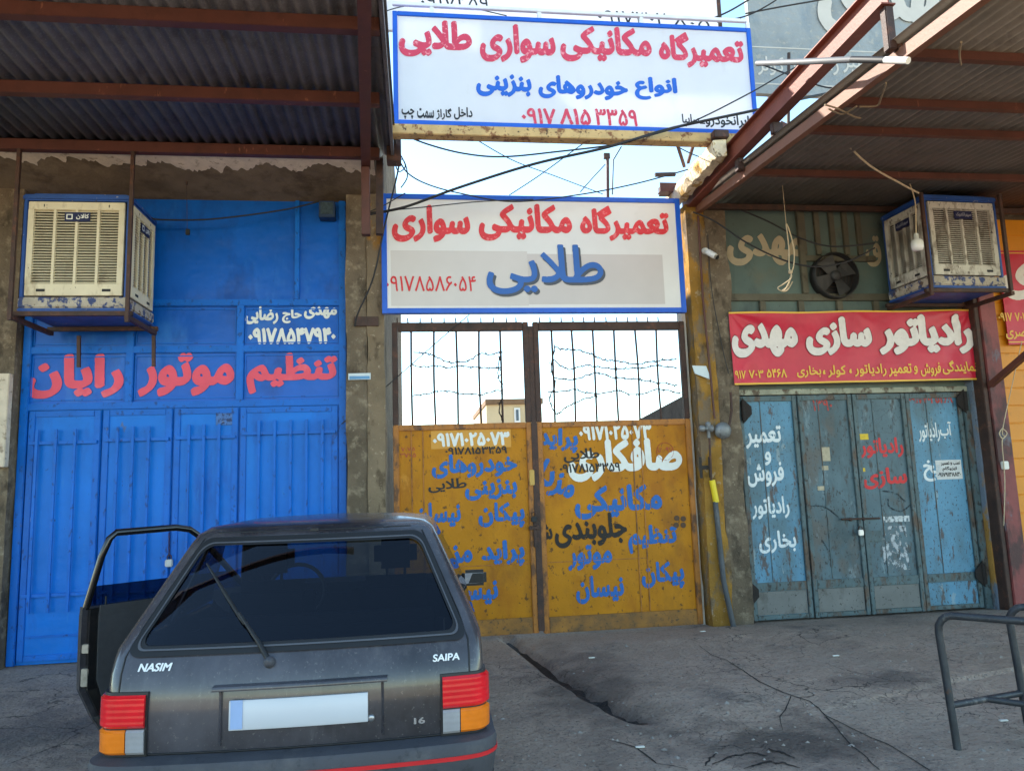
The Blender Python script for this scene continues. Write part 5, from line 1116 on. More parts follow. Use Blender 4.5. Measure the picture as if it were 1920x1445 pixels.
cable('thin wire slanting beside the thin mast', [(1088,360,7.5),(1110,335,7.4),(1135,308,7.3)], .004)
cable('cable hanging down the left edge of the lower sign', [(750,300,7.3),(742,340,7.3),(722,420,7.2),(700,520,7.3),(672,585,7.4),(665,612,7.45)], .006)
cable('cable swinging from the awning bracket along the sign top', [(690,398,7.3),(720,385,7.3),(760,362,7.3)], .004)
cable('thin wire running low across the top of the lower sign', [(695,398,7.3),(800,388,7.2),(900,378,7.2),(1000,374,7.2)], .004)
cable('cable from the wall box across the blue upper panel', [(598,378,7.6),(540,392,7.55),(460,404,7.5),(380,412,7.5),(300,412,7.5),(283,408,7.45)], .006)
cable('cable swagged across the dull teal wall to the dusty cooler', [(1300,398,7.5),(1340,415,7.4),(1400,455,7.2),(1470,488,7.1),(1530,500,7.0),(1590,490,7.0),(1640,465,7.0)], .006)
cable('upper cable swagged across the dull teal wall', [(1390,394,7.5),(1440,415,7.4),(1500,446,7.3),(1560,462,7.2),(1640,456,7.1)], .006)
cable('pale cable looping from the awning edge to the dusty cooler', [(1552,190,5.4),(1545,222,5.5),(1580,262,5.8),(1630,310,6.1),(1690,345,6.4),(1722,362,6.6)], .007, M_rope)
cable('black cable leaving the banner rail to the upper right', [(1330,38,7.0),(1370,20,6.9),(1420,-10,6.8)], .007)
cable('second black cable leaving the banner rail to the upper right', [(1345,42,7.0),(1400,30,6.9),(1450,4,6.8),(1470,-15,6.8)], .006)
cable('cable passing in front of the grey billboard', [(1398,26,7.2),(1460,14,7.2),(1540,0,7.2),(1600,-12,7.2)], .007)
cable('cable between the banner post and the awning edge', [(1420,118,7.0),(1478,140,6.8),(1540,162,6.5),(1592,168,6.3)], .006)
cable('cable scribbled across the left end of the banner rail', [(700,30,6.9),(760,12,6.9),(850,10,6.9),(950,30,6.9)], .004)
cable('slack wire looping from the banner support toward the girder', [(1240,258,6.6),(1300,290,6.8),(1345,300,6.9),(1375,282,6.6)], .004)
cable('second thin wire slanting below the banner support', [(880,254,6.6),(960,300,6.9),(1040,330,7.2),(1130,364,7.5)], .0035)
cable('coiled loose wire ends at the awning corner', [(752,292,6.9),(760,312,6.9),(748,322,6.9),(742,306,6.9),(756,300,6.9),(764,330,6.9),(752,352,7.0)], .004)
cable('thin wire across the left gate opening', [(640,795,7.6),(735,715,7.62),(830,632,7.65),(880,590,7.68)], .0035)
# ================================================================== BEYOND THE GATE
ms = thing('mast', 'thin antenna mast seen in the sky gap between the signs', 'mast', P(1140, 365, 12)); MB().tube([P(1141, 560, 12), P(1139, 290, 12)], .03, 8).build('tube', M_brownsteel, ms); MB().tube([P(1148, 365, 12), P(1150, 300, 12), P(1165, 275, 12)], .012, 6).build('cable_run', M_cable, ms)
a = P(1138, 293, 12); MB().bbox((a.x-.06, a.y-.03, a.z-.05), (a.x+.05, a.y+.03, a.z+.05)).build('head', M_darksteel, ms)
fb = thing('house', 'low beige house with two windows seen through the gate bars', 'house', (P(960, 917, 34).x, 34, 0))
x0, x1 = P(912, 770, 34).x, P(1016, 770, 34).x; zt2 = P(960, 748, 34).z
M_beige = mat('beige_house_render', srgb(200, 178, 140), .9, var=.1, vscale=1, bump=.3)
MB().box((x0, 34, 0), (x1, 42, zt2-.25)).build('wall', M_beige, fb); MB().box((x0-.05, 33.85, zt2-.245), (x1+.05, 42.1, zt2)).build('roof', mat('brown_parapet', srgb(120, 92, 66), .9), fb)
for px0, px1 in ((964, 975), (996, 1008)):
    fr_ = MB().box((P(px0, 775, 34).x, 33.93, P(960, 792, 34).z), (P(px1, 775, 34).x, 33.99, P(960, 765, 34).z)).build('window', M_white, fb); MB().box((P(px0, 775, 34).x+.08, 33.90, P(960, 792, 34).z+.08), (P(px1, 775, 34).x-.08, 33.925, P(960, 765, 34).z-.08)).build('pane', mat('dim_pane', srgb(70, 84, 96), .2), fr_)
aw2 = thing('yard_wall', 'rough grey yard wall running back behind the right gate leaf', 'wall', (3.2, 14, 0))
M_yard = mat('rough_grey_yard_wall', srgb(96, 86, 78), .95, var=.3, vscale=3, layers=[(srgb(60, 52, 48), 6, .55, .1, 1, .7)], bump=1, bscale=12)
ya = P(1288, 728, 8.85); yb_ = PX(1198, 786, 3.5)
q0 = [(3.5, 8.8, 0), (3.8, 8.8, 0), (3.8, 8.8, ya.z), (3.5, 8.8, ya.z)]; q1 = [(3.5, yb_.y, 0), (3.8, yb_.y, 0), (3.8, yb_.y, yb_.z), (3.5, yb_.y, yb_.z)]
MB().hexa(q0, q1).build('masonry', M_yard, aw2)
jb = thing('gate_jamb_wall', 'narrow sunlit white jamb just behind the right gate post', 'wall', (3.0, 8, 0)); MB().box((gr+.01, GY+.05, 0), (PX0+.0, 7.95, rbz-.1)).build('masonry', M_alleywhite, jb)
far_sign = thing('shop_board', 'dark red board glimpsed between the grey pillar and gate', 'sign', P(728, 900, 10.5)); a0 = P(700, 1010, 10.5); b0 = P(745, 812, 10.5)
fbd = MB().box((a0.x, 10.5, 0.2), (b0.x, 10.56, b0.z)).build('face', mat('dark_board', srgb(44, 30, 30), .6, var=.3, vscale=6), far_sign)
MB().box((a0.x+.01, 10.49, P(728, 880, 10.5).z), (b0.x-.01, 10.499, P(728, 840, 10.5).z)).build('red_band', mat('board_red', srgb(160, 40, 34), .6, layers=[(srgb(210, 150, 60), 14, .6, .03, 1, .9)]), far_sign)
# ================================================================== WORK STAND
A0 = G(1782, 1403); B0 = G(1917, 1376); zt3 = 1.0
zA = PL(1760, 1151, A0, (0, 1, 0)).z; dirv = (G(1920, 1164, zA)-Vector((A0.x, A0.y, zA))); dirv.z = 0; dirv.normalize()
ws = thing('work_stand', 'bare dark tubular steel stand on the concrete at lower right', 'stand', (A0.x, A0.y, 0))
M_tube = mat('worn_black_tube', srgb(58, 60, 64), .5, metal=.3, var=.25, vscale=10, layers=[(srgb(120, 116, 112), 9, .6, .08, .4, .8), (srgb(90, 60, 44), 14, .66, .05, 1, .7)], bump=.3)
LEN = 1.25
for S_, zz in ((A0, zA), (B0, zA)):
    E_ = S_+dirv*LEN; g0, g1 = gz(S_.x, S_.y), gz(E_.x, E_.y)
    lean = dirv*.035
    pts = [S_+Vector((0, 0, g0))+lean, S_+Vector((0, 0, zz-.10))+lean*.1]+[S_+Vector((0, 0, zz-.10))+dirv*(.08*(1-math.cos(t)))+Vector((0, 0, .10*math.sin(t))) for t in (.4, .8, 1.2, 1.57)]
    pts += [E_+Vector((0, 0, zz))-dirv*.08]+[E_+Vector((0, 0, zz-.10))-dirv*(.08*(1-math.cos(t)))+Vector((0, 0, .10*math.sin(t))) for t in (1.2, .8, .4)]+[E_+Vector((0, 0, zz-.10)), E_+Vector((0, 0, g1))-lean]
    MB().tube(pts, .021, 12).build('bent_frame', M_tube, ws)
lowA = A0+Vector((0, 0, .235))+dirv*.02; lowB = B0+Vector((0, 0, .235))+dirv*.02
MB().tube([lowA, lowB], .019, 10).build('cross_brace', M_tube, ws); MB().tube([lowA+dirv*(LEN-.04), lowB+dirv*(LEN-.04)], .019, 10).build('cross_brace', M_tube, ws)
mid = (lowA+lowB)/2; MB().tube([mid+dirv*.01, mid+dirv*(LEN-.05)], .018, 10).build('long_brace', M_tube, ws)

# ================================================================== CAR
CARX, CARY, CARROT = -.505, 3.08, rad(-1.3)
car = thing('car', 'dusty charcoal hatchback parked with its left front door open', 'car', (CARX, CARY, 0), None, CARROT)
CR = Matrix.Rotation(CARROT, 3, 'Z')
# waterlines: z, rear y, half width, front y
WL = [(.18, .17, .68, 3.38), (.26, .13, .72, 3.50), (.43, .105, .75, 3.54), (.55, .10, .758, 3.53), (.68, .10, .760, 3.46), (.76, .105, .760, 3.25), (.84, .125, .760, 2.80), (.900, .160, .758, 2.52),
      (.930, .180, .754, 2.47), (1.03, .268, .710, 2.28), (1.13, .348, .664, 2.10), (1.23, .428, .618, 1.92), (1.320, .504, .576, 1.75), (1.360, .54, .556, 1.66), (1.390, .60, .515, 1.55), (1.408, .74, .40, 1.40), (1.418, .95, .2, 1.25)]
GB, GT = 8, 12
BUL, RC = .045, .062
def wl(z):
    for i in range(len(WL)-1):
        a, b = WL[i], WL[i+1]
        if z <= b[0] or i == len(WL)-2:
            t = (z-a[0])/(b[0]-a[0]); return tuple(a[k]*(1-t)+b[k]*t for k in (1, 2, 3))
def per(t, z, off=0.0, w3=None):
    """point on the body outline: t in +-[0,1] across the rear, [1,2] round the corner, >2 forward along the side (metres)"""
    yr, hw, yf = w3 or wl(z); s = 1 if t >= 0 else -1; t = abs(t); r = RC; xi_ = hw-r
    if t <= 1: return Vector((s*t*xi_, yr+BUL*t*t-off, z))
    if t <= 2:
        a = (t-1)*math.pi/2; c = Vector((xi_, yr+BUL+r, z)); return Vector((s*(c.x+math.sin(a)*(r+off)), c.y-math.cos(a)*(r+off), z))
    y = yr+BUL+r+(t-2); tw = hw+off
    return Vector((s*tw, y, z))
def surf(x, z, off=0.0):
    yr, hw, yf = wl(z); u = abs(x)/(hw-RC); return Vector((x, yr+BUL*min(u, 1.2)**2-off, z))
def local_ray(px, py):
    return CR.transposed() @ (CAM-Vector((CARX, CARY, 0))), CR.transposed() @ ray(px, py)
def CP(px, py, off=.003):
    o, d = local_ray(px, py); y = .1
    for k in range(12): p = o+d*((y-o.y)/d.y); q = surf(p.x, min(max(p.z, .2), 1.43)); y = q.y-off
    return p
UST = [0, .15, .3, .45, .6, .75, .88, .975, 1.0]; CST = [1.33, 1.66, 2.0]
SIDE_FR = [.05, .10, .22, .30, .33, .46, .58, .64, .67, .80, .97, 1.0]   # of the greenhouse side length
def loop(i):
    z, yr, hw, yf = WL[i]; pts = [per(t, z, 0, (yr, hw, yf)) for t in UST+CST]
    y0 = yr+BUL+RC; y1 = yf-.18
    for f in SIDE_FR: pts.append(Vector((hw-(.02*f if i < GB else 0), y0+(y1-y0)*f, z)))
    for a in (.5, 1.0): pts.append(Vector((hw-.02-.10*a*a, y1+.13*a, z)))
    for u in (.94, .6, .3, 0): pts.append(Vector(((hw-.14)*u, yf-.045*u*u, z)))
    return pts
def car_paint():
    m = mat('dusty_charcoal_paint', srgb(40, 38, 42), .26, var=.12, vscale=3, layers=[(srgb(98, 96, 104), 1.4, .42, .3, .8, .6), (srgb(108, 104, 104), 5, .6, .14, .35, .35), (srgb(120, 114, 110), 70, .64, .05, 1, .35), (srgb(120, 118, 120), 16, .54, .2, .1, .16)], spec=.5, coat=.4)
    return m
M_car = car_paint(); M_trim = mat('matt_black_trim', srgb(24, 24, 26), .55, var=.2); M_bump = mat('dusty_grey_bumper_plastic', srgb(66, 66, 72), .7, var=.15, vscale=4, layers=[(srgb(110, 106, 104), 3, .52, .2, 1, .6), (srgb(40, 40, 44), 20, .62, .08, 1, .5)], bump=.2, bscale=140)
M_tint = glass('tinted_car_glass', (.26, .28, .33), .7); M_clearg = glass('light_car_glass', (.5, .55, .55), .9); M_int = mat('dark_cabin_cloth', srgb(26, 26, 28), .9, var=.2, vscale=30)
loops = [loop(i) for i in range(len(WL))]; n = len(loops[0])
nU, nC, nS = len(UST), len(CST), len(SIDE_FR)
S0 = nU+nC                                    # first side station
full = []
for L_ in loops: full.append(L_+[Vector((-p.x, p.y, p.z)) for p in L_[1:-1]][::-1])
N_ = len(full[0])
def is_open(i, k):
    """window / doorway cells of the right half, k = station index"""
    if GB <= i < GT:
        if k < UST.index(.975): return 'rear'
        if k >= n-5 and k+1 >= n-4 and k >= n-4: return 'front'
        if S0 <= k < n-6:
            f0, f1 = SIDE_FR[k-S0], SIDE_FR[min(k-S0+1, nS-1)]
            if f0 >= .10 and f1 <= .30: return 'quarter'
            if f0 >= .33 and f1 <= .64: return 'reardoor'
            if f0 >= .67 and f1 <= .97: return 'frontdoor'
    return None
V = [p for L_ in full for p in L_]; body = []; holes = {}
for i in range(len(WL)-1):
    for k in range(N_):
        k2 = (k+1) % N_; right = k < n-1; kk = k if right else N_-k-1
        w_ = is_open(i, kk)
        f = (i*N_+k, i*N_+k2, (i+1)*N_+k2, (i+1)*N_+k)
        if not right and S0 <= kk < n-6 and 1 <= i < GT and SIDE_FR[kk-S0] >= .64 and SIDE_FR[min(kk-S0+1, nS-1)] <= .98: continue    # open doorway
        if w_: holes.setdefault((w_, right if w_ not in ('rear', 'front') else True), []).append(f)
        else: body.append(f)
body.append(tuple((len(WL)-1)*N_+k for k in range(N_)))
def pick(fs):
    ids = sorted({a for f in fs for a in f}); mp = {a: i for i, a in enumerate(ids)}; return [V[a] for a in ids], [tuple(mp[a] for a in f) for f in fs]
vv_, ff_ = pick(body)
bo = MB().add(vv_, ff_, True).build('body', M_car, car, local=True, smooth=38)
md = bo.modifiers.new('thick', 'SOLIDIFY'); md.thickness = .012; md.offset = -1
for (w_, r_), fs in holes.items():
    if w_ == 'frontdoor' and not r_: continue
    vv_, ff_ = pick(fs)
    MB().add(vv_, ff_, True).build({'rear': 'rear_window', 'front': 'windscreen'}.get(w_, 'side_window'), M_clearg if w_ == 'front' else M_tint, car, local=True)
# rubber seal of the rear window with rounded corners
zg0, zg1 = WL[GB][0]-.012, WL[GT][0]+.012
def seal(name, m, ow, iw, rad_, off0, off1):
    def hw(z): return (wl(z)[1]-RC)*.975
    outer, inner = [], []
    def rr(grow, r):
        pts = []; z0, z1 = zg0-grow, zg1+grow
        for cx, cz, a0 in ((1, z0, -90), (1, z1, 0), (-1, z1, 90), (-1, z0, 180)):
            for j in range(7):
                a = rad(a0+90*j/6); zc = z0+r if cz == z0 else z1-r; z = zc+math.sin(a)*r
                xw = hw(z)+grow; pts.append((cx*(xw-r)+math.cos(a)*r, z))
        # straight runs get extra points
        out = []
        for i in range(len(pts)):
            a, b = pts[i], pts[(i+1) % len(pts)]; out.append(a); L_ = math.hypot(b[0]-a[0], b[1]-a[1])
            if i % 7 == 6:
                for j in range(1, 12): t = j/12; out.append((a[0]*(1-t)+b[0]*t, a[1]*(1-t)+b[1]*t))
        return out
    o_, i_ = rr(ow, rad_+.0), rr(iw, rad_); m_ = len(o_); vs = []
    for (x, z) in o_: vs.append(surf(x, z, off0))
    for (x, z) in o_: vs.append(surf(x, z, off1))
    for (x, z) in i_: vs.append(surf(x, z, off1))
    for (x, z) in i_: vs.append(surf(x, z, off0))
    fs = []
    for r in range(3):
        for k in range(m_): fs.append((r*m_+k, r*m_+(k+1) % m_, (r+1)*m_+(k+1) % m_, (r+1)*m_+k))
    return MB().add(vs, fs, True).build(name, m, car, local=True, smooth=40)
seal('window_seal', M_trim, .016, -.020, .045, -.004, .010)
seal('window_bead', mat('grey_bead', srgb(92, 92, 96), .4, metal=.3), -.004, -.010, .045, .008, .013)
# patches that follow the outline
def patch(ts, zs, off, name, m, parent=car, depth=.03, both=False, local=True, lip=None, sidef=1.0):
    sf = lambda t: 1.0 if abs(t) <= .9 else max(sidef, 1-(abs(t)-.9)*(1-sidef)/1.1)
    nt_, nz_ = len(ts), len(zs); vs = []; fs = []
    for j, z in enumerate(zs):
        for t in ts:
            o_ = (off[j] if isinstance(off, (list, tuple)) else off)*sf(t); vs.append(per(t, z, o_))
    for j in range(nz_-1):
        for i in range(nt_-1): k = j*nt_+i; fs.append((k, k+1, k+nt_+1, k+nt_))
    ring = [i for i in range(nt_)]+[j*nt_+nt_-1 for j in range(1, nz_)]+[(nz_-1)*nt_+i for i in range(nt_-2, -1, -1)]+[j*nt_ for j in range(nz_-2, 0, -1)]
    base = len(vs); tz = [(ts[k % nt_], zs[k//nt_], k//nt_) for k in ring]
    for t, z, j in tz:
        o_ = (off[j] if isinstance(off, (list, tuple)) else off)*sf(t); vs.append(per(t, z, o_-depth))
    m_ = len(ring)
    for k in range(m_): fs.append((ring[k], base+k, base+(k+1) % m_, ring[(k+1) % m_]))
    return MB().add(vs, fs, True).build(name, m, parent, local=local, smooth=35)
def lin(a, b, n_): return [a+(b-a)*i/n_ for i in range(n_+1)]
def lens(name, col, rough=.12): return mat(name, col, rough, var=.15, vscale=10, layers=[(tuple(c*.5 for c in col), 6, .55, .2, 1, .6)], wave=('Z', 14, .14), spec=.4, coat=.2)
M_lred = lens('red_lens', srgb(214, 26, 36)); M_lamb = lens('amber_lens', srgb(226, 120, 26)); M_lclr = lens('clear_lens', srgb(150, 148, 150))
zl0, zl1, zlm = .548, .768, .640
ti = .84                                       # inner edge of the lamps
for s_ in (-1, 1):
    lamp = patch([s_*t for t in lin(ti-.012, 1, 2)+lin(1.2, 2, 4)+[2.06]], [zl0-.010, zl0, zlm, zl1, zl1+.010], .010, 'tail_lamp', M_trim)
    T = lambda a, b: [s_*t for t in lin(a, b, 8)]
    tr_ = [s_*t for t in lin(ti, 1, 3)+lin(1.2, 1.95, 4)]
    patch(tr_, [zlm+.006, zlm+.016, zl1-.010, zl1], [.014, .024, .024, .014], 'red_lens', M_lred, lamp)
    patch([s_*t for t in lin(.945, 1, 2)+lin(1.2, 1.95, 4)], [zl0, zl0+.010, zlm-.008, zlm], [.014, .024, .024, .014], 'amber_lens', M_lamb, lamp)
    patch([s_*t for t in lin(ti, .94, 3)], [zl0, zl0+.010, zlm-.008, zlm], [.014, .022, .022, .014], 'clear_lens', M_lclr, lamp)
# bumper with its red pinstripe
tb = [-t for t in [2.5, 2.3, 2.1]+lin(2, 1, 6)]+lin(-.9, .9, 18)+lin(1, 2, 6)+[2.1, 2.3, 2.5]
patch(tb, [.20, .25, .34, .36, .46, .512, .530, .538], [.02, .065, .085, .095, .10, .10, .088, .0], 'bumper', M_bump, depth=.04, sidef=.5)
patch(tb, [.468, .484], .104, 'pinstripe', mat('red_pinstripe', srgb(200, 34, 40), .4), depth=.02, sidef=.52)
patch(tb, [.365, .375], .098, 'pinstripe', M_trim, depth=.01, sidef=.52)
# tailgate shut lines
sl = MB()
for s_ in (-1, 1): sl.tube([per(s_*t, z, .001) for t, z in ((.985, .54), (.985, .545))]+[per(s_*1.02, z, .001) for z in (.785, .84, .90, 1.0, 1.1, 1.2, 1.3, 1.345)], .0035, 5)
sl.tube([per(t, .543, .001) for t in lin(-.97, .97, 20)], .004, 5); sl.tube([surf(x, 1.366, .001) for x in lin(-.45, .45, 20)], .0035, 5)
sl.build('shut_line', M_black, bo, local=True)
# plate, its recess and the handle moulding
def surf_slab(p0, p1, name, m, off, thick, parent=car, nx_=12, bev=0):
    """slab lying on the tailgate between two photo points"""
    a, b = CP(*p0), CP(*p1); xs = lin(a.x, b.x, nx_); vs = []; z0, z1 = min(a.z, b.z), max(a.z, b.z); e = min(.008, (z1-z0)*.2)
    prof_ = ((z0, off-thick), (z0, off-e*.5), (z0+e, off), (z1-e, off), (z1, off-e*.5), (z1, off-thick)); m_ = len(prof_)
    for x in xs:
        for z, o_ in prof_: vs.append(surf(x, z, o_))
    fs = [(i*m_+k, (i+1)*m_+k, (i+1)*m_+k+1, i*m_+k+1) for i in range(nx_) for k in range(m_-1)]+[tuple(range(m_)), tuple(nx_*m_+k for k in range(m_))[::-1]]
    return MB().add(vs, fs, True).build(name, m, parent, local=True, smooth=30)
pa, pb = CP(432, 1294), CP(690, 1364)
mx_ = (pa.x+pb.x)/2; mz_ = (pa.z+pb.z)/2
# plate pocket: a sunken tray is approximated by a raised lip round a dark panel
x0, x1, z0, z1 = mx_-.315, mx_+.335, mz_-.115, mz_+.085
for a, b, c, d in ((x0, x0+.012, z0, z1), (x1-.012, x1, z0, z1)):
    MB().add([surf(a, c, .001), surf(b, c, .016), surf(b, d, .016), surf(a, d, .001), surf(b+.004 if a == x0 else b, c, .001), surf(b+.004 if a == x0 else b, d, .001)], [(0, 1, 2, 3), (1, 4, 5, 2)], False).build('pocket_lip', M_car, bo, local=True)
hm_ = surf_slab((402, 1292), (727, 1264), 'tailgate_moulding', M_car, .045, .05)
pl_ = surf_slab((430, 1368), (690, 1296), 'number_plate', mat('white_number_plate', srgb(196, 198, 204), .35, var=.03), .016, .014)
xa = CP(430, 1330).x; q = MB(); z0_, z1_ = mz_-.058, mz_+.058
q.add([surf(xa+.008, z0_+.004, .0185), surf(xa+.055, z0_+.004, .0185), surf(xa+.055, z1_-.004, .0185), surf(xa+.008, z1_-.004, .0185)], [(0, 1, 2, 3)]); q.build('blue_band', mat('plate_blue_band', srgb(142, 166, 206), .4), pl_, local=True)
lk = CP(696, 1345); MB().lathe(surf(lk.x, lk.z, .0)+Vector((0, 0, 0)), (0, -1, 0), [(.014, 0), (.014, .008), (.010, .011), (.001, .011)], 16).build('key_lock', mat('lock_steel', srgb(160, 160, 164), .3, metal=.8), car, local=True)
# badges
def badge(txt, x0, x1, y0, y1, m, nib, slant=0.0):
    mb = MB(); a, b = CP(x0, y1), CP(x1, y0); idx = {}
    for g in word_cells(txt, 44, nib, 0):
        ids = []
        for u, v in g:
            x = a.x+(b.x-a.x)*u+slant*(v-.5)*(b.z-a.z); z = a.z+(b.z-a.z)*v; k = (round(x, 5), round(z, 5))
            if k not in idx: idx[k] = len(mb.v); mb.v.append(tuple(surf(x, z, .004)))
            if idx[k] not in ids: ids.append(idx[k])
        if len(ids) >= 3: mb.f.append(tuple(ids)); mb.sm.append(False)
    return mb.build('badge', m, car, local=True)
M_badge = mat('white_badge', srgb(226, 226, 226), .4, var=.03)
badge('NASIM', 259, 323, 1241, 1259, M_badge, (.07, .05, 0), .2); badge('SAIPA', 812, 862, 1222, 1240, M_badge, (.05, .04, 0), .1); badge('16', 776, 797, 1343, 1357, mat('chrome_badge', srgb(190, 190, 194), .25, metal=.8), (.08, .05, 0))
# wiper
wp = [CP(505, 1240, .02), CP(486, 1205, .035), CP(448, 1148, .04)]
wa = MB().tube(wp, [.011, .010, .006], 8).build('wiper_arm', M_trim, car, local=True)
c = CP(506, 1241, 0); MB().lathe(surf(c.x, c.z, 0), (0, -1, .35), [(.024, 0), (.022, .02), (.015, .035), (.001, .04)], 14).build('pivot_cap', M_bump, wa, local=True)
MB().tube([CP(388, 1056, .02), CP(420, 1108, .022), CP(452, 1160, .022), CP(458, 1170, .02)], [.004, .008, .008, .004], 6).build('blade', M_black, wa, local=True)
# high brake lamp stub, washer
c = CP(590, 993, .0); MB().bbox((c.x-.02, c.y-.012, c.z-.008), (c.x+.02, c.y+.01, c.z+.008), .004).build('washer_jet', M_trim, car, local=True)
# mirrors
for s_ in (1, -1):
    if s_ < 0: continue
    mo = MB(); V_ = []; x0, y0, z0 = .745, 2.12, .865
    mh = MB().bbox((x0, y0, z0), (x0+.165, y0+.07, z0+.105), .02).build('door_mirror', M_trim, car, local=True, smooth=40)
    mm = bpy.data.materials.new('mirror_glass'); mm.use_nodes = True; b_ = mm.node_tree.nodes['Principled BSDF']; b_.inputs['Metallic'].default_value = 1; b_.inputs['Roughness'].default_value = .02; b_.inputs['Base Color'].default_value = (.85, .87, .9, 1)
    MB().hexa([(x0+.016, y0-.003, z0+.018), (x0+.146, y0+.014, z0+.018), (x0+.146, y0+.010, z0+.088), (x0+.016, y0-.007, z0+.088)], [(x0+.016, y0+.022, z0+.018), (x0+.146, y0+.024, z0+.018), (x0+.146, y0+.024, z0+.088), (x0+.016, y0+.022, z0+.088)]).build('mirror_glass', mm, mh, local=True)
    MB().bbox((x0-.09, y0+.02, z0+.0), (x0+.0, y0+.06, z0+.05), .01).build('mirror_foot', M_trim, mh, local=True)
# wheels
for y in (.66, 2.98):
    for s_ in (-1, 1):
        c = Vector((s_*.785, y, .27)); ty = MB().lathe(c, (-s_, 0, 0), [(.17, 0), (.245, .0), (.268, .02), (.272, .08), (.268, .145), (.24, .165), (.17, .165)], 32).build('wheel', M_black, car, local=True)
        MB().lathe(c+Vector((-s_*.012, 0, 0)), (-s_, 0, 0), [(.001, 0), (.05, .0), (.06, .012), (.13, .018), (.165, .004), (.168, .12)], 24).build('rim', mat('steel_rim', srgb(150, 150, 154), .4, metal=.5, layers=[(srgb(60, 58, 56), 7, .56, .1, 1, .7)]), ty, local=True)
        V_ = [per(s_*2.0, .4)*0+Vector((s_*(.777), y+.315*math.cos(t), .27+.315*math.sin(t))) for t in (math.pi*j/16 for j in range(17))]
        MB().tube(V_, .012, 6).build('arch_lip', M_trim, bo, local=True)
for s_ in (-1, 1): MB().bbox((s_*.62-.13, 3.44, .58), (s_*.62+.11, 3.50, .70), .02).build('headlamp', M_lclr, car, local=True)
# cabin
ci = MB(); ci.bbox((-.66, .30, .22), (.66, 2.5, .30), .02); ci.bbox((-.62, .34, .80), (.62, .62, .86), .02); ci.bbox((-.60, .62, .40), (.60, .78, .96), .05); ci.build('rear_bench', M_int, car, local=True)
for s_ in (-1, 1):
    se = MB().bbox((s_*.34-.24, 1.32, .40), (s_*.34+.24, 1.85, .56), .05).bbox((s_*.34-.23, 1.20, .50), (s_*.34+.23, 1.36, 1.06), .06).build('front_seat', M_int, car, local=True, smooth=50)
    MB().bbox((s_*.34-.12, 1.20, 1.10), (s_*.34+.12, 1.30, 1.27), .04).tube([(s_*.34-.05, 1.25, 1.04), (s_*.34-.05, 1.25, 1.12)], .008, 6).tube([(s_*.34+.05, 1.25, 1.04), (s_*.34+.05, 1.25, 1.12)], .008, 6).build('headrest', M_int, se, local=True, smooth=50)
db = MB().bbox((-.66, 2.1, .60), (.66, 2.5, .93), .06).build('dashboard', M_int, car, local=True, smooth=50)
MB().tube([(-.34+.18*math.cos(t), 1.98+.05*math.sin(t), .90+.17*math.sin(t)) for t in (6.2832*j/24 for j in range(25))], .013, 8).build('steering_wheel', M_black, db, local=True)
MB().bbox((-.10, 1.86, 1.24), (.10, 1.90, 1.30), .015).build('inner_mirror', M_black, car, local=True)
MB().hexa([(.10, 1.838, 1.285), (.23, 1.838, 1.285), (.23, 1.815, 1.308), (.10, 1.815, 1.308)], [(.10, 1.843, 1.286), (.23, 1.843, 1.286), (.23, 1.820, 1.309), (.10, 1.820, 1.309)]).build('windscreen_sticker', M_white, car, local=True)
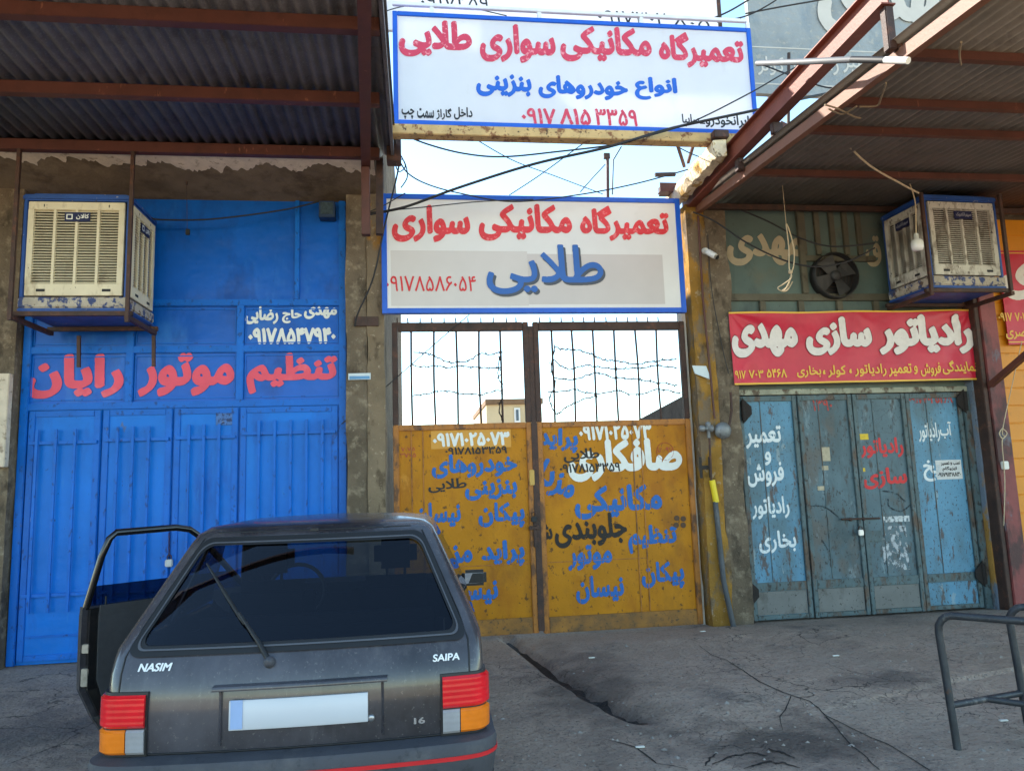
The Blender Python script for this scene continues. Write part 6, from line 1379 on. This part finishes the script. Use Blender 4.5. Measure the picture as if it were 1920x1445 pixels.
# the open left front door, built shut and swung on its hinge
HY = 2.38; DL_ = 1.06; ANG = rad(-47)          # hinge position, length, swing
def hw_(z): return wl(z)[1]
HX = -hw_(.6)
RM = Matrix.Rotation(ANG, 3, 'Z')
def dpt(y, z, ins=0.0):
    """door point: y measured back from the hinge, ins = metres inwards from the outer skin"""
    x = -(hw_(z) if z < .9 else hw_(.9)-(z-.9)*.22)+ins; p = Vector((x-HX, -y, z)); q = RM @ Vector((p.x, p.y, 0)); return Vector((HX+q.x, HY+q.y, z))
zsD = [.20, .29, .45, .58, .70, .78, .86, .915]
def rear_edge(z): return DL_-(.0 if z < .9 else (z-.9)*.2)+( -.10*max(0, (.42-z)/.2) if z < .42 else 0)
def slab(y0f, y1f, zs_, i0, i1, name, m, parent):
    vs = []; fs = []; k = len(zs_)
    for z in zs_: vs += [dpt(y0f(z), z, i0), dpt(y1f(z), z, i0), dpt(y1f(z), z, i1), dpt(y0f(z), z, i1)]
    for j in range(k-1):
        for q in range(4): fs.append((j*4+q, j*4+(q+1) % 4, (j+1)*4+(q+1) % 4, (j+1)*4+q))
    fs += [(3, 2, 1, 0), tuple(4*(k-1)+q for q in range(4))]
    return MB().add(vs, fs).build(name, m, parent, local=True)
M_jamb = mat('glossy_black_door_edge', srgb(20, 20, 22), .25, var=.2, coat=.4)
dr = slab(lambda z: .0, lambda z: rear_edge(z), zsD, 0, .045, 'front_door', M_car, car)
slab(lambda z: .02, lambda z: rear_edge(z)-.03, zsD[:-1]+[.905], .046, .085, 'door_edge', M_jamb, dr)
slab(lambda z: .06, lambda z: rear_edge(z)-.075, [.33, .5, .7, .86, .92], .086, .105, 'inner_panel', mat('grey_door_card', srgb(58, 58, 60), .8, var=.15, vscale=20), dr)
slab(lambda z: .35, lambda z: .80, [.60, .66], .106, .15, 'armrest', M_trim, dr)
fp = [dpt(rear_edge(.92)-.02, .90, .03), dpt(rear_edge(1.05)-.02, 1.05, .03), dpt(rear_edge(1.2)-.015, 1.2, .03), dpt(rear_edge(1.34)-.02, 1.305, .03), dpt(rear_edge(1.36)-.05, 1.338, .03), dpt(.56, 1.345, .03), dpt(.47, 1.328, .03), dpt(.40, 1.28, .03), dpt(.20, 1.08, .03), dpt(.04, .92, .03)]
MB().tube(fp, .021, 8).build('window_frame', M_jamb, dr, local=True)
slab(lambda z: .06+max(0, z-.93)*.9, lambda z: rear_edge(z)-.035, [.905, .96, 1.03], .024, .028, 'door_glass', M_tint, dr)
for z, h in ((.52, .10), (.68, .05)):
    a = dpt(rear_edge(z)-.028, z, .06); MB().bbox((a.x-.02, a.y-.02, a.z-h/2), (a.x+.02, a.y+.02, a.z+h/2), .004).build('latch', mat('latch_steel', srgb(150, 146, 140), .4, metal=.6, var=.3, vscale=30), dr, local=True)
a = dpt(rear_edge(.9)-.12, .93, .06); MB().tube([a+Vector((0, 0, -.03)), a+Vector((0, 0, .035))], .006, 8).build('lock_button', M_trim, dr, local=True)
SC.render.film_transparent = False
